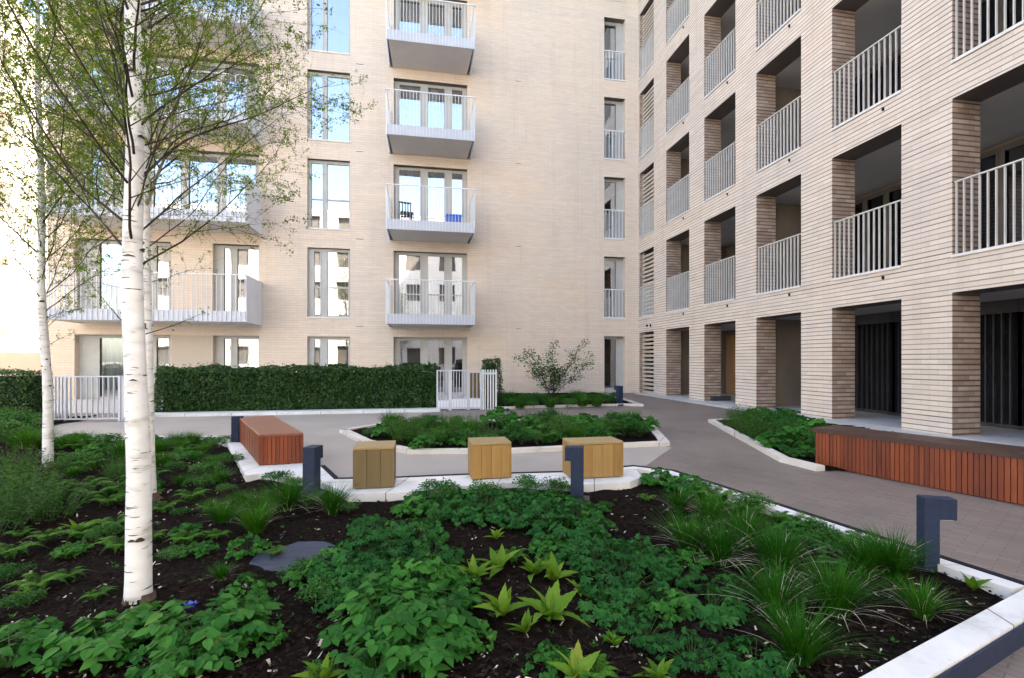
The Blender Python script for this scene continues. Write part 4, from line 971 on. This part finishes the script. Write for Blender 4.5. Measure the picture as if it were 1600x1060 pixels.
for a in [('aqui', 650, 800, .7), ('dark', 700, 800, .75), ('aqui', 725, 790, .7), ('dark', 760, 800, .8), ('dark', 745, 815, .7), ('aqui', 785, 790, .7), ('dark', 830, 795, .85), ('aqui', 865, 795, .7), ('dark', 900, 795, .6), ('fine', 700, 785, .8), ('aqui', 935, 800, .4), ('dark', 880, 880, .6), ('big', 940, 960, .45), ('aqui', 735, 1000, .45), ('dark', 1010, 1000, .5), ('aqui', 860, 1035, .4), ('pinn', 560, 1000, .6),
          ('fern', 800, 880, .45), ('aqui', 1040, 960, .5), ('fern', 1070, 830, .6), ('fern', 1150, 800, .6), ('aqui', 1215, 840, .5), ('fine', 470, 900, .5), ('aqui', 520, 880, .5), ('fern', 230, 960, .3), ('aqui', 30, 1000, .5), ('fern', 430, 870, .35)]:
    P(*a)
# island bed
ri = random.Random(4)
for (px, py, kd, sc) in [(575, 683, 'fine', .7), (600, 682, 'fine', .6), (655, 690, 'feat', .9), (680, 698, 'fine', 1.1), (640, 692, 'fern', .7), (700, 690, 'feat', 1.15), (725, 695, 'aqui', .9), (655, 678, 'aqui', 1.0), (690, 676, 'feat', 1.2), (730, 684, 'mound', 1.3), (760, 692, 'feat', 1.1), (790, 690, 'aqui', .8), (745, 672, 'feat', .9),
                         (815, 694, 'fine', 1.0), (840, 694, 'fine', 1.0), (865, 690, 'aqui', .8), (850, 680, 'feat', 1.0), (885, 684, 'feat', 1.5), (835, 672, 'feat', 1.0), (905, 690, 'mound', 1.2), (930, 684, 'mound', 1.3), (950, 676, 'feat', 1.1), (975, 680, 'fine', 1.3), (1000, 682, 'fine', 1.1), (1010, 672, 'aqui', 1.0), (985, 668, 'fine', 1.2), (920, 668, 'fine', 1.1), (885, 668, 'fine', 1.2), (790, 668, 'fine', .8), (620, 670, 'fine', .7), (860, 665, 'mound', 1.0), (960, 662, 'fine', 1.0)]:
    P(kd, px, py, sc, 'isl')
for (px, py, kd, sc) in [(1150, 668, 'feat', 1.3), (1175, 680, 'feat', 1.5), (1200, 690, 'feat', 1.5), (1230, 700, 'feat', 1.3), (1165, 665, 'fine', 1.2), (1195, 672, 'fine', 1.5), (1225, 682, 'feat', 1.3), (1250, 700, 'fine', 1.2), (1265, 690, 'fine', 1.2), (1240, 715, 'fine', .7), (1210, 700, 'fine', .7), (1265, 715, 'aqui', .8), (1275, 676, 'fine', 1.0), (1180, 655, 'feat', 1.1)]:
    P(kd, px, py, sc, 'rbed')
for (px, py, kd, sc) in [(790, 636, 'fine', 1.3), (812, 637, 'mound', 1.2), (835, 637, 'fine', 1.0), (860, 636, 'mound', 1.2), (885, 636, 'fine', 1.2), (910, 634, 'mound', 1.4), (932, 634, 'mound', 1.3), (952, 632, 'fine', 1.0), (800, 628, 'mound', 1.4), (850, 626, 'fine', 1.3), (900, 626, 'mound', 1.5), (940, 625, 'mound', 1.4), (825, 629, 'fine', 1.4), (877, 628, 'mound', 1.2)]:
    P(kd, px, py, sc, 'back')
def fill(P_, n, kds, bed, smin, smax, sd, mind=.16):
    rq = random.Random(sd); xs = [p[0] for p in P_]; ys = [p[1] for p in P_]; got = []; tries = 0
    while len(got) < n and tries < 4000:
        tries += 1; x, y = rq.uniform(min(xs), max(xs)), rq.uniform(min(ys), max(ys))
        if not inside(x, y, P_) or any((x-a)**2+(y-b)**2 < mind**2 for a, b in got): continue
        got.append((x, y)); Zc = x*s_+y*c_; px = 800+FPX*(x*c_-y*s_)/Zc; py = HOR+EYE*FPX/Zc
        put(rq.choice(kds), px, py, rq.uniform(smin, smax), bed, 0.0)
ci = (sum(p[0] for p in isl)/7, sum(p[1] for p in isl)/7)
fill([(p[0]+(ci[0]-p[0])*.12, p[1]+(ci[1]-p[1])*.16) for p in isl], 42, ['feat', 'aqui', 'fine', 'fine', 'mound', 'feat', 'fern'], 'isl', .8, 1.5, 5, .26)
fill([(6.3, 9.0), (5.0, 6.2), (4.95, 5.5), (5.6, 5.6), (7.4, 9.0)], 20, ['feat', 'fine', 'fine', 'aqui'], 'rbed', 1.0, 1.6, 6, .3)
fill([(2.2, 12.7), (5.2, 13.0), (6.0, 14.5), (2.2, 14.5)], 20, ['mound', 'fine', 'mound'], 'back', 1.1, 1.7, 8, .35)
fl = [tuple(p) for p in ctr[:4]]
fill([g(250, 690, .05), g(350, 690, .05), g(350, 760, .05), g(255, 780, .05)], 14, ['fine', 'mound', 'aqui', 'fern'], 'front', .5, .85, 9, .22)
fill([g(80, 690, .05), g(235, 695, .05), g(225, 800, .05), g(100, 800, .05)], 24, ['fine', 'aqui', 'fern', 'fern', 'mound'], 'front', .55, .95, 10, .22)
fill([g(20, 830, .05), g(225, 820, .05), g(180, 960, .05), g(0, 980, .05)], 7, ['fern', 'fern', 'aqui', 'fine'], 'front', .35, .6, 12, .2)
fill([g(1030, 745, .05), g(1060, 748, .05), g(1380, 862, .05), g(1330, 872, .05)], 12, ['fine', 'fern', 'aqui'], 'front', .4, .65, 14, .14)
fill([g(250, 800, .05), g(390, 800, .05), g(380, 960, .05), g(260, 900, .05)], 7, ['fine', 'fern', 'aqui', 'tuft'], 'front', .3, .5, 15, .2)
# labels that single each plant out
bedname = dict(front='', isl='in the island bed', rbed='in the bed by the long red bench', back='in the strip under the brick front')
def near_lm(px, py): return min((l for l in LM), key=lambda l: (l[2]-px)**2+((l[3]-py)*1.6)**2)[1]
gr = {}
for rec in placed:
    o, kd, bed, px, py = rec; key = (kd, bed, near_lm(px, py) if bed == 'front' else bedname[bed]); gr.setdefault(key, []).append(rec)
for (kd, bed, where), L in gr.items():
    L.sort(key=lambda r: r[3])
    for i, r in enumerate(L):
        o = r[0]
        o['label'] = WORD[kd]+' '+where if len(L) == 1 else WORD[kd]+' '+where+', '+(ORD[i] if len(L) > 2 else ('left one', 'right one')[i])
# ------------------------------------------------------------ small shrub and climber
def shrub(x, y, h, r, n, name, label, cat, seed, leafmat, ls=.03):
    rr = random.Random(seed); root = empty(name, (x, y, .02)); tag(root, label, cat); mb = MB(); tips = []
    for k in range(9):
        a = 6.28*k/9+rr.uniform(-.3, .3); p = Vector((0, 0, 0)); pts = [p.copy()]; d = Vector((math.cos(a)*.55, math.sin(a)*.55, 1)).normalized(); L = h*rr.uniform(.6, 1)
        for i in range(6):
            d = (d+Vector((rr.gauss(0, .16), rr.gauss(0, .16), 0))).normalized(); p = p+d*L/6; pts.append(p.copy()); tips.append((p.copy(), i))
            if i > 1:
                e = (d+Vector((rr.gauss(0, .8), rr.gauss(0, .8), .1))).normalized(); q = p+e*r*.45; mb.tube([p, (p+q)/2, q], [.006, .004, .002], 3); tips += [(q, 6), ((p+q)/2, 5)]
        mb.tube(pts, [.014*(1-.12*i) for i in range(7)], 4)
    mb.build('stems', M['twig'], root); mb = MB()
    for k in range(n):
        p, i = rr.choice(tips); q = p+Vector((rr.gauss(0, .09), rr.gauss(0, .09), rr.gauss(0, .07)))*r; 
        if q.z < .15*h: continue
        blade(mb, frame_at(q, (rr.gauss(0, 1), rr.gauss(0, 1), rr.gauss(0, .4)), roll=rr.gauss(0, .6)), ls*rr.uniform(.8, 1.8), ls*.5, 0, 0, 2, .2, rr)
    mb.build('foliage', leafmat, root); return root
sx, sy = 4.15, 15.3
shrub(sx, sy, 1.75, .95, 3600, 'shrub', 'loose open dark green shrub against the brick wall left of the narrow door', 'shrub', 5, M['shrub'], .045)
hedge('hedge', 1.55, 2.0, 12.6, 12.95, 1.28, 5000, 'small clipped bright hedge block behind the close white fins, right of the gate', .024)
# ------------------------------------------------------------ birches
def trunk_pts(base, top, h, seed, n=26):
    rr = random.Random(seed); pts = []
    for i in range(n+1):
        t = i/n; b = Vector(base).lerp(Vector(top), t); w_ = math.sin(t*math.pi)
        b += Vector((.035*mn.noise(Vector((t*5, seed, 0))), .035*mn.noise(Vector((t*5, 0, seed))), 0))*min(1, t*6); pts.append(b)
    return pts
def birch(name, base, top, r0, r1, z_start, z_end, crown_r, nprim, seed, label, leaves_per=5, leaf=.017, lowtw=0):
    rr = random.Random(seed); bx_, by_ = base; H = top[2]; root = empty(name, (bx_, by_, 0)); tag(root, label, 'tree', 'white stemmed birches in the front bed')
    tp = trunk_pts((0, 0, -.05), (top[0]-bx_, top[1]-by_, H), H, seed); n = len(tp)
    rad = []
    for i, p in enumerate(tp):
        t = i/(n-1); r = r0+(r1-r0)*t; 
        if p.z < .12: r *= 1.05
        rad.append(r)
    m = MB(); dense = []; drad = []
    for i in range(n-1):
        for j in range(4): dense.append(tp[i].lerp(tp[i+1], j/4)); drad.append(rad[i]+(rad[i+1]-rad[i])*j/4)
    dense.append(tp[-1]); drad.append(rad[-1])
    for i, p in enumerate(dense):
        if p.z < .09: drad[i] *= 1.0+.9*(.09-p.z)
    m.tube(dense, drad, 20, 0, wob=.07); m.build('trunk', M['bark'], root, smooth=True)
    def at_z(z):
        for i in range(n-1):
            if tp[i].z <= z <= tp[i+1].z:
                t = (z-tp[i].z)/(tp[i+1].z-tp[i].z); return tp[i].lerp(tp[i+1], t), rad[i]+(rad[i+1]-rad[i])*t
        return tp[-1], rad[-1]
    # branch scars and collars: dark lens shapes hugging the bark
    m = MB(); rf = []; 
    m.tube([(0, 0, -.04), (0, 0, .02), (.004, 0, .05), (.002, .002, .085)], [r0*1.75, r0*1.3, r0*1.13, r0*1.02], 20, 0, wob=.35, cap=False)
    for k in range(5):
        a = k*1.26+seed; m.tube([(r0*.6*math.cos(a), r0*.6*math.sin(a), .07), (r0*1.3*math.cos(a), r0*1.3*math.sin(a), .03), (r0*2.3*math.cos(a+.2), r0*2.3*math.sin(a+.2), -.02)], [r0*.4, r0*.33, r0*.15], 7, 0, cap=False)
    m.build('root_flare', M['limb_brown'], root, smooth=True)
    m = MB()
    for k in range(int(H*7.0)):
        z = .3+rr.random()*(H-.6); p, r = at_z(z); a = rr.uniform(0, 6.28); wdt = rr.uniform(.25, .75)*(1 if rr.random() < .6 else .5); hh = rr.uniform(.004, .011) if rr.random() < .9 else rr.uniform(.010, .015)
        up_, lo = [], []
        for i in range(9):
            t = -1+2*i/8; b = a+t*wdt; rr_ = r*1.012+.0035; e = hh*(1-t*t); sag = -.005*abs(t)
            up_.append((p.x+rr_*math.cos(b), p.y+rr_*math.sin(b), z+e+sag)); lo.append((p.x+(rr_+.002)*math.cos(b), p.y+(rr_+.002)*math.sin(b), z-e*.8+sag))
        for i in range(8): m.quad(lo[i], lo[i+1], up_[i+1], up_[i])
    m.build('bark_scar', M['scar'], root)
    mb = MB(); lf = MB()
    def leafs(p, d, cnt):
        for _ in range(cnt):
            q = p+Vector((rr.gauss(0, .012), rr.gauss(0, .012), rr.gauss(0, .012))); s = leaf*rr.uniform(.5, 1.3)
            v = Vector((rr.gauss(0, 1), rr.gauss(0, 1), rr.gauss(0, 1))); leaf_quads(lf, q, s*.62, v, 0, rr)
    def grow(p, d, L, r, lvl):
        seg = max(4, int(L/.075)); pts = [p.copy()]; step = L/seg; curve = Vector((rr.gauss(0, .05), rr.gauss(0, .05), 0))
        for i in range(seg):
            t = i/seg; lift = (.03 if lvl == 0 else .0)-(.07*t if lvl > 0 else .04*t)
            d = (d+curve*.35+Vector((rr.gauss(0, .075+.03*lvl), rr.gauss(0, .075+.03*lvl), rr.gauss(0, .05)+lift))).normalized(); p = p+d*step; pts.append(p.copy())
            if lvl < 2 and i >= (1 if lvl else 1) and rr.random() < (.95 if lvl == 0 else .70):
                az = d.orthogonal().normalized(); az.rotate(Matrix.Rotation(rr.uniform(0, 6.28), 3, d)); e = (d*.75+az*rr.uniform(.5, .95)).normalized()
                grow(p, e, L*(rr.uniform(.28, .5) if lvl == 0 else rr.uniform(.3, .55))*(1-.45*t), r*(1-.75*t)*.55, lvl+1)
            if lvl >= 1 or t > .5:
                if rr.random() < .85: leafs(p, d, rr.choice((1, 2, leaves_per//2, leaves_per)))
        mb.tube(pts, [max(.0007, r*(1-.88*i/seg)) for i in range(seg+1)], 5 if lvl == 0 else 3, 1 if (lvl == 0 and r > .012) else 0, cap=False)
    for k in range(nprim):
        f = (k+rr.random()*.8)/nprim; z = z_start+(z_end-z_start)*f; p, r = at_z(z); a = k*2.4+rr.uniform(-.4, .4)
        up = rr.uniform(.65, 1.25); d = Vector((math.cos(a), math.sin(a), up)).normalized(); L = crown_r*(1-.42*f)*rr.uniform(.75, 1.3)
        grow(p+Vector((math.cos(a), math.sin(a), 0))*r*.6, d, L, rr.uniform(.0045, .0075)*(1+1.1*(rr.random() < .12)), 0)
    for k in range(lowtw):
        z = z_start-rr.uniform(.0, .35); p, r = at_z(z); a = rr.uniform(0, 6.28); grow(p, Vector((math.cos(a), math.sin(a), rr.uniform(.2, .9))).normalized(), crown_r*rr.uniform(.25, .4), .004, 1)
    mb.build('branches', [M['twig'], M['limb']], root); lf.build('foliage', M['birch_leaf'], root)
    print(label[:30], 'leaves', len(lf.f), 'branch faces', len(mb.f)); return root
def at_depth(px, py, Zc):
    t = (px-800)/FPX; return (Zc*(t*c_+s_), Zc*(c_-t*s_), EYE+(HOR-py)*Zc/FPX)
b1 = g(216, 935, .06); zc1 = (EYE-.06)*FPX/(935-HOR); t1 = at_depth(203, -560, zc1)
birch('birch_tree', b1, (t1[0], t1[1], 5.6), .058, .011, 1.7, 5.3, 1.2, 66, 3, 'tall white birch standing nearest in the mulch with black bark marks', 20, .0115, 3)
b2 = g(233, 775, .06); zc2 = (EYE-.06)*FPX/(775-HOR); t2 = at_depth(214, -300, zc2)
birch('birch_tree', b2, (t2[0], t2[1], 7.0), .056, .018, 2.2, 6.8, 1.75, 64, 8, 'birch half hidden directly behind the nearest birch trunk', 15, .015, 2)
b3 = g(75, 725, .06); zc3 = (EYE-.06)*FPX/(725-HOR); t3 = at_depth(50, -160, zc3)
birch('birch_tree', b3, (t3[0], t3[1], 7.2), .050, .012, 1.75, 7.0, 1.6, 66, 13, 'slender birch at the left in front of the white garden gate', 14, .017, 6)
